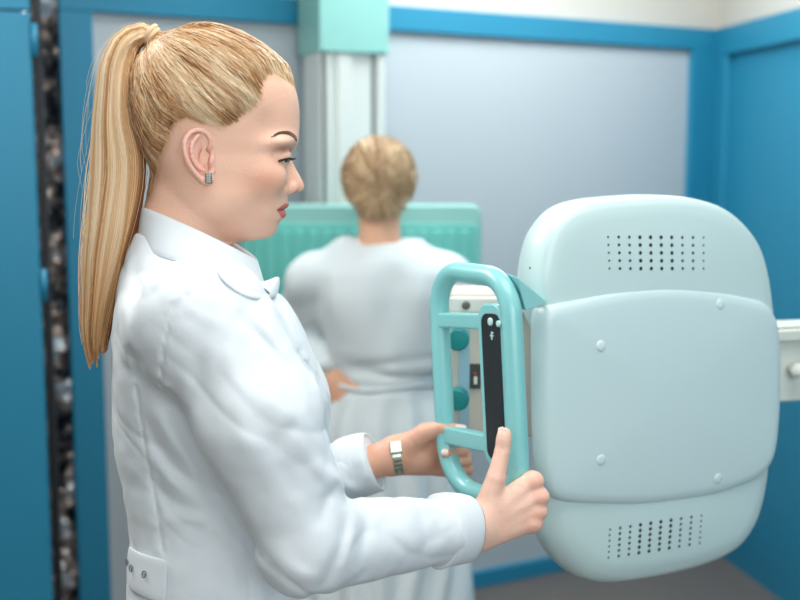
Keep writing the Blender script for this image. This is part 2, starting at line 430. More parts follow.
def loft(pts2, layers, name, m, parent, cen=None, n=120, close_back=True):
    p = resample(pts2, n)
    c = p.mean(0) if cen is None else np.asarray(cen)
    T = np.roll(p, -1, 0) - np.roll(p, 1, 0); T /= np.linalg.norm(T, axis=1)[:, None]
    N = np.stack([-T[:, 1], T[:, 0]], 1)
    ar = 0.5 * np.sum(p[:, 0]*np.roll(p[:, 1], -1) - np.roll(p[:, 0], -1)*p[:, 1])
    if ar < 0: N = -N
    for _ in range(3): N = N + np.roll(N, 1, 0) + np.roll(N, -1, 0); N /= np.linalg.norm(N, axis=1)[:, None]
    rings = [(p + N * i) if i >= 0 else (c + (p - c) * -i + [0.03, 0]) for i, b in layers]; bs = [b for i, b in layers]
    q = rings[-1]; dome = 0.005
    for s in (0.92, 0.8, 0.6, 0.35, 0.12):
        rings.append(c + (q - c) * s); bs.append(bs[len(layers)-1] - dome * (1 - s*s))
    V = np.concatenate([A0 + r[:, :1]*ex + r[:, 1:]*ez - nf*b for r, b in zip(rings, bs)])
    F = [(k*n+i, k*n+(i+1) % n, (k+1)*n+(i+1) % n, (k+1)*n+i) for k in range(len(rings)-1) for i in range(n)]
    F.append(tuple((len(rings)-1)*n + i for i in range(n))); F.append(tuple(range(n))[::-1])
    return MB().add(V, F).build(name, m, parent, smooth=True)
head = empty('xray_tube_head', tuple(A0 + ex*0.2 - nf*0.1 - Z*0.25))
tag(head, 'mint white x-ray tube head with vent holes and turquoise grab handle held by the woman', 'x-ray machine')
top_px = [(516,290),(518,262),(524,236),(534,219),(550,206),(575,199),(610,196),(650,194),(690,197),(718,205),(740,220),(757,240),(766,264),(771,290),(775,330),(700,345),(600,345),(530,340)]
mid_px = [(528,345),(528,318),(530,307),(536,301),(552,298),(600,288),(650,283),(700,286),(750,296),(766,301),(777,317),(781,345),(781,395),(778,440),(773,462),(760,478),(735,488),(700,497),(640,503),(600,502),(555,499),(538,492),(530,470),(528,400)]
bot_px = [(530,460),(640,440),(774,440),(774,470),(769,500),(761,524),(748,543),(731,557),(700,568),(660,576),(615,581),(588,580),(568,573),(548,556),(533,535),(529,505)]
tp = face2(top_px, (0.055, 0.012)); mp = face2(mid_px, (0.03, 0.0)); bp_ = face2(bot_px, (0.055, 0.012))
loft(tp, [(-0.45, 0.22), (-0.55, 0.19), (-0.72, 0.12), (0.014, 0.075), (0.0, 0.05), (0.0, 0.026), (0.002, 0.013), (0.007, 0.005), (0.014, 0.0015), (0.03, 0.0)], 'top_cover', MINT2, head)
loft(mp, [(-0.45, 0.22), (-0.6, 0.17), (0.036, 0.07), (0.010, 0.038), (0.0, 0.022), (0.001, 0.004), (0.004, -0.003), (0.009, -0.0065), (0.018, -0.008)], 'housing', MINT, head)
loft(bp_, [(-0.45, 0.22), (-0.55, 0.18), (-0.72, 0.11), (0.016, 0.07), (0.0, 0.05), (0.003, 0.028), (0.009, 0.014), (0.02, 0.005), (0.036, 0.001)], 'bottom_cover', MINT2, head)
HOLE = mat('vent_hole_black', (18, 24, 26), 0.8)
cap_m = mat('cap_plastic', (214, 232, 230), 0.3)
def face_pt(px, py, b): return on_plane(px, py, A0 - nf * b, nf)
VIS = {}
def hit(px, py):
    """front surface of the housing under a drilling line"""
    o = CAM; d = ray(px, py); d = d / np.linalg.norm(d); best = None
    for nme in ('top_cover', 'housing', 'bottom_cover'):
        ob = bpy.data.objects[nme]; wl = wloc(ob)
        ok, loc, nr, _ = ob.ray_cast(Vector(o - wl), Vector(d))
        if ok:
            p = np.array(loc) + wl; dist = np.linalg.norm(p - o)
            if best is None or dist < best[0]: best = (dist, p, np.array(nr))
    return best[1], best[2]
bpy.context.view_layer.update()
def vent(rows, cols, tl, tr, bl, br, name):
    V = MB()
    for r in range(rows):
        for c in range(cols):
            a = r / (rows-1); k = c / (cols-1)
            px = (1-a)*((1-k)*tl[0]+k*tr[0]) + a*((1-k)*bl[0]+k*br[0]); py = (1-a)*((1-k)*tl[1]+k*tr[1]) + a*((1-k)*bl[1]+k*br[1])
            p, nr = hit(px, py)
            rad = 0.0027 if 2 < c < 7 else (0.0021 if 0 < c < 9 else 0.0015)
            V.lathe(p, nr, [(rad, -0.003), (rad, 0.0003), (rad*0.8, 0.0005)], 10)
    V.build(name, HOLE, head)
vent(5, 10, (608, 237), (703.5, 237.5), (609.5, 268.5), (703.5, 268.5), 'vent_grille')
vent(6, 10, (610, 529.5), (701.5, 515.5), (608.5, 557.5), (699.5, 543), 'vent_grille')
for px, py in ((601, 346), (720.5, 304), (601, 460), (718, 478.5)):
    p, nr = hit(px, py)
    MB().lathe(p, nr, [(0.0072, -0.002), (0.0072, 0.0004), (0.0064, 0.0010), (0.003, 0.0012), (0.0001, 0.0013)], 24).build('screw_cap', cap_m, head, smooth=True)
p, nr = hit(530, 268)
MB().lathe(p, nr, [(0.0014, -0.001), (0.0014, 0.0004)], 10).build('side_screw', HOLE, head)
# grab handle loop
Rb = at(514.5, 380, 1.33); Lb = at(442, 380, 1.475)
dL = Lb - Rb; dL[2] = 0; Lw = np.linalg.norm(dL); dL /= Lw; nL = np.array([dL[1], -dL[0], 0])
if nL[1] > 0: nL = -nL
TL = 0.10; dL0 = dL; dL = (dL0 - TL*Z) / math.hypot(1, TL); UL = (Z + TL*dL0) / math.hypot(1, TL)
def zat(px, py): return float((on_plane(px, py, Rb, nL) - Rb) @ UL)
rc = 0.05
def arcp(c, r0, a0, a1, n=9): return [np.array([c[0] + r0*math.cos(a), c[1] + r0*math.sin(a)]) for a in np.radians(np.linspace(a0, a1, n))]
def onL(s, z): return Rb + dL * s + UL * z
z1, z2 = zat(506, 275), zat(500, 500)

pts = []
def lp(s, z): return np.array([s, z])
q2 = arcp((rc, z1 - rc), rc, 180, 90) + [lp(Lw*0.5, z1 + 0.003)] + arcp((Lw - rc, z1 + 0.006 - rc), rc, 90, 0) + [lp(Lw, (z1+z2)/2)] + arcp((Lw - rc*1.3, z2 + rc*1.3), rc*1.3, 0, -90) + arcp((rc, z2 + rc), rc, -90, -180) + [lp(0, (z1+z2)/2)]
q2 = resample(np.array(q2), 120, smooth=1)
grip = MB().tube([onL(s, z) for s, z in q2], 0.0132, 20, closed=True).build('grab_handle', TQ, head, smooth=True)
def lbox(s0, s1, z0, z1_, y0, y1, name, m, parent, bev=0.003):
    return MB().frame(Rb, [dL, -nL, UL], (s0, y0, z0), (s1, y1, z1_)).build(name, m, parent, bevel=bev)
def sat(px):
    q = on_plane(px, 380, Rb, nL) - Rb; return float(q @ dL)
sp = sat(488)
zu1, zu0 = zat(463, 313), zat(463, 328); zl1, zl0 = zat(463, 429), zat(463, 446)
lbox(sp - 0.004, Lw, zu0, zu1, -0.009, 0.009, 'cross_bar', TQ, head)
lbox(sp - 0.004, Lw, zl0, zl1, -0.009, 0.009, 'cross_bar', TQ, head)
zp1, zp0 = zat(490, 303), zat(490, 463)
pan = MB()
o2 = rr(0.004, sp, zp0, zp1, 0.02, 0)[:, [0, 2]]
def slabL(o2, y0, y1):
    A = [onL(s, z) - nL*y0 for s, z in o2]; B = [onL(s, z) - nL*y1 for s, z in o2]; n = len(o2)
    return MB().add(np.vstack([A, B]), [tuple(range(n)), tuple(range(n, 2*n))[::-1]] + [(i, (i+1) % n, (i+1) % n + n, i + n) for i in range(n)])
pn = slabL(o2, -0.012, 0.012).build('control_panel', TQ, head, bevel=0.003)
so = rr(0.008, sp - 0.010, zp0 + 0.010, zp1 - 0.012, 0.012, 0)[:, [0, 2]]
slabL(so, -0.0135, -0.005).build('screen', BLACK, pn, bevel=0.001)
LED = mat('pale_key', (190, 225, 225), 0.4)
sc_ = sat(491.5); 
for px, py, r in ((502.5, 321, 0.005), (510.5, 323, 0.004)):
    MB().lathe(onL(sat(px), zat(px, py)) + nL*0.0135, nL, [(r, -0.001), (r, 0.0015), (r*0.7, 0.002)], 18).build('round_button', LED, pn, smooth=True)
# small printed marks under the keys
for px, py in ((503, 335),):
    s = sat(px); z = zat(px, py); mk = MB()
    for a, b, c, d in ((-0.004, 0.004, -0.0008, 0.0008), (-0.0012, 0.0012, -0.005, 0.005), (-0.004, -0.001, 0.003, 0.0045)):
        mk.frame(onL(s, z) + nL*0.0136, [dL, nL, UL], (a, -0.0003, c), (b, 0.0004, d))
    mk.build('printed_mark', LED, pn)
# bracket joining handle and housing
br = [(0.0, z1 - 0.018), (0.0, z1 - 0.05)]
q = [at(520, 284, 1.345), at(548, 305, 1.45), at(520, 316, 1.345)]
V = np.array(q + [x + Z*0.0 + np.array([-0.01, 0.012, 0]) for x in q])
bm_ = MB()
bk0 = at(517, 282, 1.34); 
fr = [at(517, 277, 1.335), at(549, 303, 1.415), at(526, 311, 1.34)]
off = np.array([-0.010, 0.03, 0.002])
bm_.add(np.vstack([fr, np.array(fr) + off]), [(0,1,2),(5,4,3),(0,3,4,1),(1,4,5,2),(2,5,3,0)]).build('bracket', TQ, head, bevel=0.002)
# collimator box behind the handle
BEIGE = mat('beige_metal', (206, 202, 190), 0.35, 0.1)
Yk = 1.585
ko = at(449, 360, Yk); kx = np.array([0.995, -0.06, 0]); kx /= np.linalg.norm(kx); kn = np.array([kx[1], -kx[0], 0])
zk1 = float(at(460, 292, Yk)[2]); zk0 = float(at(460, 436, Yk)[2])
AK = [kx, -kn, Z]; K0 = np.array([ko[0], ko[1], 0])
cb = MB().frame(K0, AK, (0, 0, zk0), (0.13, 0.10, zk1)).build('collimator', BEIGE, head, bevel=0.006)
MB().frame(K0, AK, (0.014, -0.004, zk0 + 0.008), (0.03, 0.002, zk1 - 0.035)).build('scale_strip', mat('pale_blue_strip', (150, 190, 205), 0.3), cb, bevel=0.001)
MB().frame(K0, AK, (0.0, -0.012, zk1 - 0.03), (0.12, 0.002, zk1 - 0.006)).build('top_rail', mat('pale_metal', (216, 222, 214), 0.3), cb, bevel=0.004)
TEAL = mat('teal_knob', (6, 128, 130), 0.35)
for py in (336, 395):
    c = on_plane(458, py, K0, kn)
    kb = MB()
    prof = [(0.011, 0.0), (0.011, 0.012), (0.0155, 0.013), (0.0165, 0.018), (0.0165, 0.034), (0.014, 0.037), (0.0001, 0.0375)]
    kb.lathe(c, kn, prof, 12).build('knob', TEAL, cb, smooth=False, bevel=0.001)
c = on_plane(474.5, 376, K0, kn); u0 = float((c - K0) @ kx)
lb = MB().frame(K0, AK, (u0 - 0.007, -0.004, c[2] - 0.018), (u0 + 0.009, 0.001, c[2] + 0.018)).build('label_plate', mat('dark_grey_label', (60, 66, 62), 0.5), cb)
MB().frame(K0, AK, (u0 - 0.001, -0.0055, c[2] - 0.011), (u0 + 0.004, -0.0035, c[2] + 0.0)).build('label_symbol', mat('label_white', (225, 225, 220), 0.5), lb)
MB().frame(K0, AK, (u0 - 0.001, -0.0055, c[2] + 0.003), (u0 + 0.003, -0.0035, c[2] + 0.006)).build('label_symbol', mat('label_red', (190, 60, 50), 0.5), lb)
c = on_plane(466, 304, K0, kn)
MB().lathe(c, kn, [(0.006, 0.0), (0.006, 0.014), (0.004, 0.016)], 16).build('screw', mat('grey_screw', (110, 108, 96), 0.4, 0.5), cb)
# arm and column carrying the tube head
ARM = mat('arm_offwhite', (210, 216, 206), 0.45)
arm = empty('support_arm', (0.95, 1.62, 0)); tag(arm, 'off-white support arm with a round knob, behind the right of the tube head', 'machine arm')
Ya = 1.76; ax_ = np.array([0.97, 0.25, 0]); ax_ /= np.linalg.norm(ax_); an = np.array([ax_[1], -ax_[0], 0])
a0 = at(792, 366, Ya); za1 = float(at(792, 329, Ya)[2]); za0 = float(at(792, 402, Ya)[2])
AO = np.array([a0[0], a0[1], 0])
MB().frame(AO, [ax_, -an, Z], (-0.10, 0.0, za0), (0.42, 0.10, za1)).build('arm_beam', ARM, arm, bevel=0.005)
MB().frame(AO, [ax_, -an, Z], (-0.10, -0.012, za1 - 0.018), (0.42, 0.02, za1)).build('top_flange', ARM, arm, bevel=0.003)
MB().lathe(on_plane(790, 368, AO, an), an, [(0.006, -0.002), (0.007, 0.012), (0.0115, 0.016), (0.0125, 0.024), (0.009, 0.032), (0.0001, 0.034)], 24).build('knob', mat('knob_white', (222, 222, 216), 0.3), arm, smooth=True)
MB().frame(AO, [ax_, -an, Z], (0.30, 0.02, 0.03), (0.46, 0.18, H - 0.003)).build('column', ARM, arm, bevel=0.008)
MB().frame(AO, [ax_, -an, Z], (0.18, -0.12, 0.0), (0.58, 0.30, 0.03)).build('base_plate', ARM, arm, bevel=0.006)

# ------------------------------------------------------------------ the patient
Yp = 2.95
SKIN2 = mat('patient_skin', (228, 178, 148), 0.5, sss=0.1)
GOWN = mat('gown_cloth', (222, 232, 235), 0.85, bump=0.3, bscale=250)
pc = at(380, 300, Yp)
def PT(px, py, dy=0.0): return at(px, py, Yp + dy)
hc = PT(379, 180)
hipx = pc[0] + 0.02
patient = empty('person', (hipx, Yp, 0)); tag(patient, 'person with short blonde hair in a pale gown standing with back to the camera', 'person')
shL, shR = PT(308, 274, -0.0), PT(450, 274, -0.0)
elL, elR = PT(296, 335, 0.12), PT(470, 338, 0.12)
haL, haR = PT(338, 388, -0.05), PT(438, 388, -0.05)
hip = np.array([hipx, Yp, 0.86])
def pbody(P):
    f = ellip(P, hc + [0, 0.01, 0], (0.074, 0.092, 0.108))
    f = smin(f, ellip(P, hc + [0, 0.07, -0.06], (0.05, 0.04, 0.06)), 0.03)
    f = smin(f, ellip(P, hc + [0, 0.112, -0.025], (0.011, 0.014, 0.02)), 0.01)
    f = smin(f, capsule(P, hc + [0, 0.0, -0.06], PT(380, 255), 0.050, 0.060), 0.03)
    for s in (-1, 1):
        f = smin(f, ellip(P, hc + [s*0.078, 0.01, -0.02], (0.012, 0.02, 0.032)), 0.008)
    f = smin(f, ellip(P, PT(379, 305, 0.0), (0.14, 0.09, 0.12)), 0.04)
    f = smin(f, ellip(P, PT(381, 375, 0.0), (0.13, 0.09, 0.2)), 0.06)
    f = smin(f, ellip(P, hip + [0, 0, 0.02], (0.165, 0.11, 0.15)), 0.06)
    for sh, el, ha, s in ((shL, elL, haL, 1), (shR, elR, haR, -1)):
        f = smin(f, capsule(P, sh, el, 0.042, 0.036), 0.02)
        f = smin(f, capsule(P, el, ha + [-s*0.01, 0.03, 0.01], 0.038, 0.026), 0.02)
        f = smin(f, ellip(P, ha + [s*0.015, 0.01, 0], (0.045, 0.02, 0.035)), 0.015)
        for k in range(4):
            b0 = ha + [s*0.03, 0.0, 0.025 - 0.018*k]
            f = smin(f, capsule(P, b0, b0 + [s*0.045, -0.012 - 0.003*k, -0.012], 0.009, 0.008), 0.004)
        f = smin(f, capsule(P, ha + [0.0, 0.02, 0.02], ha + [s*0.02, 0.06, 0.035], 0.012, 0.009), 0.008)
        lx = np.array([hipx - s*0.09, Yp, 0]); 
        f = smin(f, capsule(P, lx + [0, 0, 0.80], lx + [0, -0.01, 0.44], 0.08, 0.055), 0.04)
        f = smin(f, capsule(P, lx + [0, -0.01, 0.44], lx + [0, 0.03, 0.07], 0.052, 0.036), 0.03)
        f = smin(f, capsule(P, lx + [0, 0.02, 0.045], lx + [0, 0.17, 0.03], 0.04, 0.026), 0.03)
    return f
V, Q = nets(pbody, (hipx-0.4, Yp-0.25, 0.002), (hipx+0.4, Yp+0.3, 1.72), 0.008)
mesh('body', V, Q, SKIN2, patient)
def pgown(P):
    zt = [0.3, 0.6, 0.84, 0.975, 1.08, 1.2, 1.26, 1.30, 1.34]
    z = P[..., 2]
    Wt = spl(z, zt, [0.235, 0.215, 0.19, 0.15, 0.165, 0.20, 0.19, 0.15, 0.09])
    Dt = spl(z, zt, [0.19, 0.18, 0.16, 0.13, 0.135, 0.14, 0.13, 0.115, 0.08])
    x = P[..., 0] - hipx - 0.0*z; y = P[..., 1] - Yp
    r = np.sqrt((x/Wt)**2 + (y/Dt)**2); f = (r - 1) * np.minimum(Wt, Dt)
    f = np.maximum(f, z - 1.345)
    for sh, el, ha in ((shL, elL, haL), (shR, elR, haR)):
        f = smin(f, capsule(P, sh + [0, 0, -0.01], el, 0.062, 0.066), 0.05)
        f = smin(f, capsule(P, el, ha + (el - ha)*0.32, 0.066, 0.05), 0.03)
    f = smin(f, capsule(P, PT(345, 251), PT(414, 253), 0.03, 0.03), 0.03)
    for a_, b_ in (((346, 262), (308, 281)), ((413, 263), (450, 281))): f = smin(f, capsule(P, PT(*a_), PT(*b_), 0.050, 0.056), 0.03)
    ang = np.arctan2(x, y)
    low = sst(1.0, 0.8, z)
    f = f + low * 0.010 * np.sin(ang * 13 + 3*vnoise(P, 4, 2)) + 0.014 * vnoise(P * [1, 1, 0.4], 14, 4) * sst(0.9, 1.0, z) + 0.02*np.exp(-((z - 1.0)/0.05)**2)*(1 - np.abs(vnoise(P*[5, 5, 22], 1.0, 8)))**3
    # waist tie pinching the cloth
    f = f + 0.012 * np.exp(-((z - 0.972) / 0.012)**2)
    cut = np.minimum(ellip(P, PT(380, 222), (0.085, 0.085, 0.055)), 1)
    f = smax(f, -cut, 0.01)
    f = np.maximum(f, 0.27 - z)
    return f
V, Q = nets(pgown, (hipx-0.42, Yp-0.32, 0.25), (hipx+0.42, Yp+0.34, 1.56), 0.009)
mesh('gown', V, Q, GOWN, patient)
ring = []
for k in range(60):
    a = 2*math.pi*k/60; ring.append([hipx + 0.147*math.sin(a), Yp + 0.124*math.cos(a) - 0.0, 0.972 + 0.006*math.sin(3*a)])
MB().tube(ring, 0.006, 8, closed=True).build('waist_tie', GOWN, patient, smooth=True)
def phair(P):
    c = hc + [0, -0.004, 0.008]
    f = ellip(P, c, (0.097, 0.108, 0.106))
    f = smin(f, ellip(P, hc + [0, -0.045, -0.055], (0.062, 0.05, 0.055)), 0.03)
    q = P - c; an = np.arctan2(q[..., 0], q[..., 2] + 0.03)
    f = f + 0.0035*np.sin(an*34 + 4*vnoise(P, 18, 5)) + 0.005*vnoise(P, 30, 6)
    face = ellip(P, hc + [0, 0.12, -0.03], (0.082, 0.085, 0.10)); f = smax(f, -face, 0.01)
    for s in (-1, 1): f = smax(f, -ellip(P, hc + [s*0.10, 0.02, -0.045], (0.035, 0.035, 0.035)), 0.008)
    return smax(f, (hc[2] - 0.108) - P[..., 2] + 0.2*np.abs(P[..., 0]-hc[0]), 0.01)
V, Q = nets(phair, hc - 0.14, hc + 0.14, 0.0035)
q = V - hc; an = np.arctan2(q[:, 0], q[:, 2] + 0.02)
t = 0.5 + 0.5*vnoise(np.stack([an*9, q[:, 1]*5, q[:, 2]*9], 1), 1.0, 9); t = np.clip(t + 0.2*vnoise(V, 60, 3), 0, 1)
t = t * (1 - 0.75*np.exp(-((q[:, 0] - 0.0)/0.012)**2) * (q[:, 2] > 0.01))
c = np.array(lin((150, 112, 74)))[None]*(1-t[:, None]) + np.array(lin((232, 205, 165)))[None]*t[:, None]
HAIR2 = mat('short_blonde_hair', (210, 180, 140), 0.5, attr='tint')
hm = mesh('hair', V, Q, HAIR2, patient, color=c)
ns = 1400
dv = rng.normal(size=(ns, 3)); dv[:, 1] -= 0.4; dv /= np.linalg.norm(dv, axis=1)[:, None]
dv = dv[(dv[:, 2] > -0.55)]; ns = len(dv)
crown = np.array([0.02, -0.5, 0.86]); K = 7; base = hc + [0, -0.004, 0.008]
pth = []
for k in range(K):
    dd = dv + (dv - crown) * 0.055 * k + rng.normal(size=(ns, 3)) * 0.006; dd /= np.linalg.norm(dd, axis=1)[:, None]
    pth.append(base + dd * (np.array([0.097, 0.108, 0.106]) + 0.0035*math.sin(math.pi*k/(K-1)) + 0.001))
pth = np.stack(pth, 1)
ok = (pth[:, -1, 1] < hc[1] + 0.045) & (pth[:, -1, 2] > hc[2] - 0.09)
pth = pth[ok]; rad = np.full(pth.shape[:2], 0.0012) * np.linspace(1, 0.3, K)
V, Q = strands(pth, rad); tt = rng.random(len(pth))
cc = np.array(lin((165, 125, 85)))*(1-tt[:, None]) + np.array(lin((240, 216, 178)))*tt[:, None]
mesh('hair_strands', V, Q, HAIR2, patient, color=np.repeat(cc, K*3, 0))
# ------------------------------------------------------------------ the woman in the lab coat
DH = 1.30
Oh = at(215, 130, DH); Oh = np.array([Oh[0], DH, 0.0])
e3 = np.array([Oh[0], DH, 0]); e3 /= np.linalg.norm(e3); e1 = np.array([e3[1], -e3[0], 0])
SP = DH / FPX / math.cos(math.atan2(abs(Oh[0]), DH)) * 0.99
def toL(Pw): q = Pw - Oh; return np.stack([q @ e1, q @ e3, q[..., 2]], -1)
def toW(Pl): return Oh + Pl[..., :1]*e1 + Pl[..., 1:2]*e3 + Pl[..., 2:3]*Z
def PL(px, py, t=0.0):                     # pixel on the plane t metres behind the midline, in the body frame
    return toL(on_plane(px, py, Oh + e3 * t, e3))
def PU(u, v, t):                           # head frame (pixel sized units) to world
    return on_plane(u, v, Oh, e3) + np.asarray(t)[..., None] * SP * e3
hip0 = toW(PL(205, 560)[None])[0]
woman = empty('person', (hip0[0], hip0[1], 0))
tag(woman, 'person with a long blonde ponytail in a white lab coat gripping the turquoise handle', 'person')
CAP = {}
# --- head
vP = [31,33,36,42,50,60,70,82,92,105,115,125,132,138,143,149,154,158,163,168,174,180,184,187,190,192.5,194.5,197,201,204,206.5,208.5,209.5,211,214,217,219,221,224,227,230,233,236,238,239.5,241]
uP = [205,222,236,250,262,274,283,291,296,298.8,299.5,299.5,299,298,296.8,294,291.8,291.5,293.2,295.6,298.8,302,303.8,304.2,302.5,297,290.5,288,288,289,288.3,286,285,285.6,286.4,285,282.5,280.3,278.7,277.8,277,275.5,271.5,266,258,240]
v0 = [31,33,36,42,50,60,70,82,92,105,115,125,132,138,143,149,154,160,170,180,190,197,205,212,220,224,227,230,233,236,238,239.5,241]
u0 = [205,222,236,250,262,274,283,291,296,298.8,299.5,299.5,299,298,296.8,293.6,290.5,289.5,288.5,288,287.3,286,283.8,281.5,279.0,278,277.3,276.5,275,271,265.5,257.5,240]
vB = [31,34,40,50,65,85,105,125,145,160,175,190,210,241]; uB = [190,175,162,150,141,136.5,136,139,146,153,162,172,192,222]
vW = [31,36,45,60,80,100,120,140,155,165,175,190,205,217,227,235,241]; uW = [12,30,44,57,63.5,65.5,64.5,61.5,59,58,56.5,52.5,46.5,39,31,24,15]
vC = [31,60,150,180,210,241]; uC = [197,203,205,210,222,236]
def slices(u, v, t, nose=True):
    c = spl(v, vC, uC); p0 = spl(v, v0, u0); a_f = p0 - c; a_b = c - spl(v, vB, uB); W_ = spl(v, vW, uW)
    uu = u
    if nose:
        N = spl(v, vP, uP) - p0; at_ = np.abs(t)
        sg = spl(v, [150, 160, 172, 184, 190, 195, 199, 205, 220], [8, 7.5, 9, 10.5, 9.5, 9, 15, 16, 18])
        uu = u - N * np.exp(-(at_/sg)**2.3)
    front = uu > c
    a = np.where(front, a_f, a_b); n = 2.05 + 0.38*sst(120, 190, v)
    x = np.abs(uu - c) / np.maximum(a, 1); y = np.abs(t) / W_
    g = (x**n + y**n)**(1/n)
    f = (g - 1) * np.minimum(np.minimum(np.maximum(0.5*(a_f + a_b), 8), W_), 60)
    f = np.maximum(f, np.maximum(34 - v, v - 241))
    return smin(f, ellip(np.stack([u, v, t], -1), (206, 100, 0), (70, 69, 60)), 5)
eyeC = (276.0, 157.0, 28.5); ER = 12.2
def skull(P):
    u, v, t = P[..., 0], -P[..., 1], P[..., 2]
    return slices(u, v, t, False)
def headf(P):
    u, v, t = P[..., 0], -P[..., 1], P[..., 2]; ta = np.abs(t); Pa = np.stack([u, v, ta], -1)
    f = slices(u, v, t)
    nk = capsule(np.stack([u, v, t*1.04], -1), (197, 168, 0), (174, 285, 0), 41, 50)
    f = smin(f, nk, 13)
    f = smin(f, ellip(Pa, (216, 196, 40), (26, 16, 12)), 12)      # jaw angle
    f = smin(f, ellip(Pa, (266, 176, 38), (15, 12, 9)), 14)       # cheek bone
    f = smin(f, ellip(Pa, (278, 143, 27), (9, 5, 18)), 13)         # brow ridge
    f = f + 3.6*np.exp(-(((u-287)/13)**2 + ((v-157)/10)**2 + ((ta-27)/15)**2))   # socket
    f = f + 2.5*np.exp(-(((u-262)/14)**2 + ((v-203)/10)**2 + ((ta-40)/12)**2))   # hollow below cheek
    f = f + 3.0*np.exp(-(((u-262)/12)**2 + ((v-128)/14)**2 + ((ta-50)/14)**2))   # temple
    f = smin(f, ellip(Pa, (290.5, 187.2, 10.0), (6.8, 5.8, 5.0)), 2.2)
    f = f + 2.4*np.exp(-(((u-282.5)/3)**2 + ((v-185)/5)**2 + ((ta-15)/6)**2))   # nostril wing
    f = smax(f, -ellip(Pa, (295.5, 192.5, 5.2), (4.0, 2.2, 2.4)), 1.0)
    # corner of the mouth and parting of the lips
    dm, _ = seg2(u, v, (276.5, 209.3), (288, 209.6)); f = f + 0.8*np.exp(-(dm/1.0)**2) * (ta < 24)
    f = f + 0.9*np.exp(-((u-287)**2/16 + (v-199)**2/9 + (ta/3)**2))
    # lids
    e = Pa - np.array(eyeC); r = np.linalg.norm(e, axis=-1)
    lid = r - (ER + 0.9)
    f = smin(f, lid, 3.0)
    el = np.degrees(np.arctan2(-e[..., 1], np.hypot(e[..., 0], e[..., 2]) + 1e-9)); az = np.degrees(np.arctan2(e[..., 2], e[..., 0]))
    h = 9.5*np.clip(1 - ((az - 20)/72)**2, 0, 1); el0 = -16 - 4*((az - 20)/72)**2
    cut = np.maximum(ER - 0.5 - r, (np.abs(el - el0) - h) * 0.2); cut = np.where((e[..., 0] > -2), cut, 9)
    f = smax(f, -cut, 0.5)
    crease = np.abs(el - (26 - 0.004*(az-10)**2)) * 0.2
    f = f + 0.7*np.exp(-(crease/0.8)**2) * (np.abs(r - ER - 2) < 5) * (np.abs(az-20) < 65)
    return f
V, Q = nets(headf, (122, -290, -78), (309, -27, 78), 1.05)
def near_t(u, v, fn, t0=-95.0):
    """first surface met from the camera's side"""
    u = np.asarray(u, float); v = np.asarray(v, float); t = np.full(u.shape, t0); hitm = np.zeros(u.shape, bool)
    for _ in range(190):
        f = fn(np.stack([u, -v, t], -1)); hitm |= f < 0; t = np.where(hitm, t, t + 0.6)
        if hitm.all(): break
    return t - 0.3
lipP = [(275.5,209),(280,205),(284.5,203),(292,202.5),(293,216.5),(285,219),(280.5,217),(277.5,212.5)]
def skin_col(U):
    u, v, t = U[:, 0], -U[:, 1], U[:, 2]; ta = np.abs(t)
    base = np.tile(np.array(lin((240, 192, 166))), (len(U), 1))
    def blend(c, w_): 
        nonlocal base; base = base*(1-w_[:, None]) + np.array(lin(c))[None]*w_[:, None]
    blend((216, 148, 118), 0.62*np.exp(-(((u-262)/20)**2 + ((v-180)/13)**2)) * (ta > 8))
    blend((232, 168, 150), 0.4*np.exp(-(((u-300)/8)**2 + ((v-188)/8)**2)))
    blend((236, 186, 166), 0.35*np.exp(-((v-235)/12)**2) * (u > 225))
    blend((150, 92, 78), 0.75*np.exp(-(((u-282)/9)**2 + ((v-149.5)/3.6)**2)) * (ta > 12))  # eyeshadow on the lid, plus painted shade under the brow
    blend((150, 95, 80), 0.35*np.exp(-(((u-281)/9)**2 + ((v-162)/2.5)**2)) * (ta > 12))
    d = poly_dist(u, v, lipP); blend((206, 104, 92), np.clip(0.5 - d/1.2, 0, 1) * 0.9 * (ta < 27))
    dm, _ = seg2(u, v, (276, 209.3), (290, 209.6)); blend((120, 40, 36), 0.8*np.exp(-(dm/0.9)**2) * (ta < 25))
    blend((110, 50, 40), 0.8*np.exp(-(((u-295)/3.5)**2 + ((v-192.3)/1.6)**2)) * (ta > 2) * (ta < 9))
    # fine roots at the hairline
    d = poly_dist(u, v, HAIRP); blend((205, 160, 118), 0.85*np.clip(0.35 - d/10, 0, 1))
    return base
HAIRP = [(310,84),(295.5,91.5),(285,85.5),(271,78.5),(264,83),(260,92),(260,103),(252,112),(236,124),(223,131),(210,129),(197,124),(187,121),(176,130),(171,146),(164,159),(158,180),(153,200),(120,205),(100,100),(120,10),(220,0),(310,10)]
headV = PU(V[:, 0], -V[:, 1], V[:, 2]); headC = skin_col(V); headQ = Q
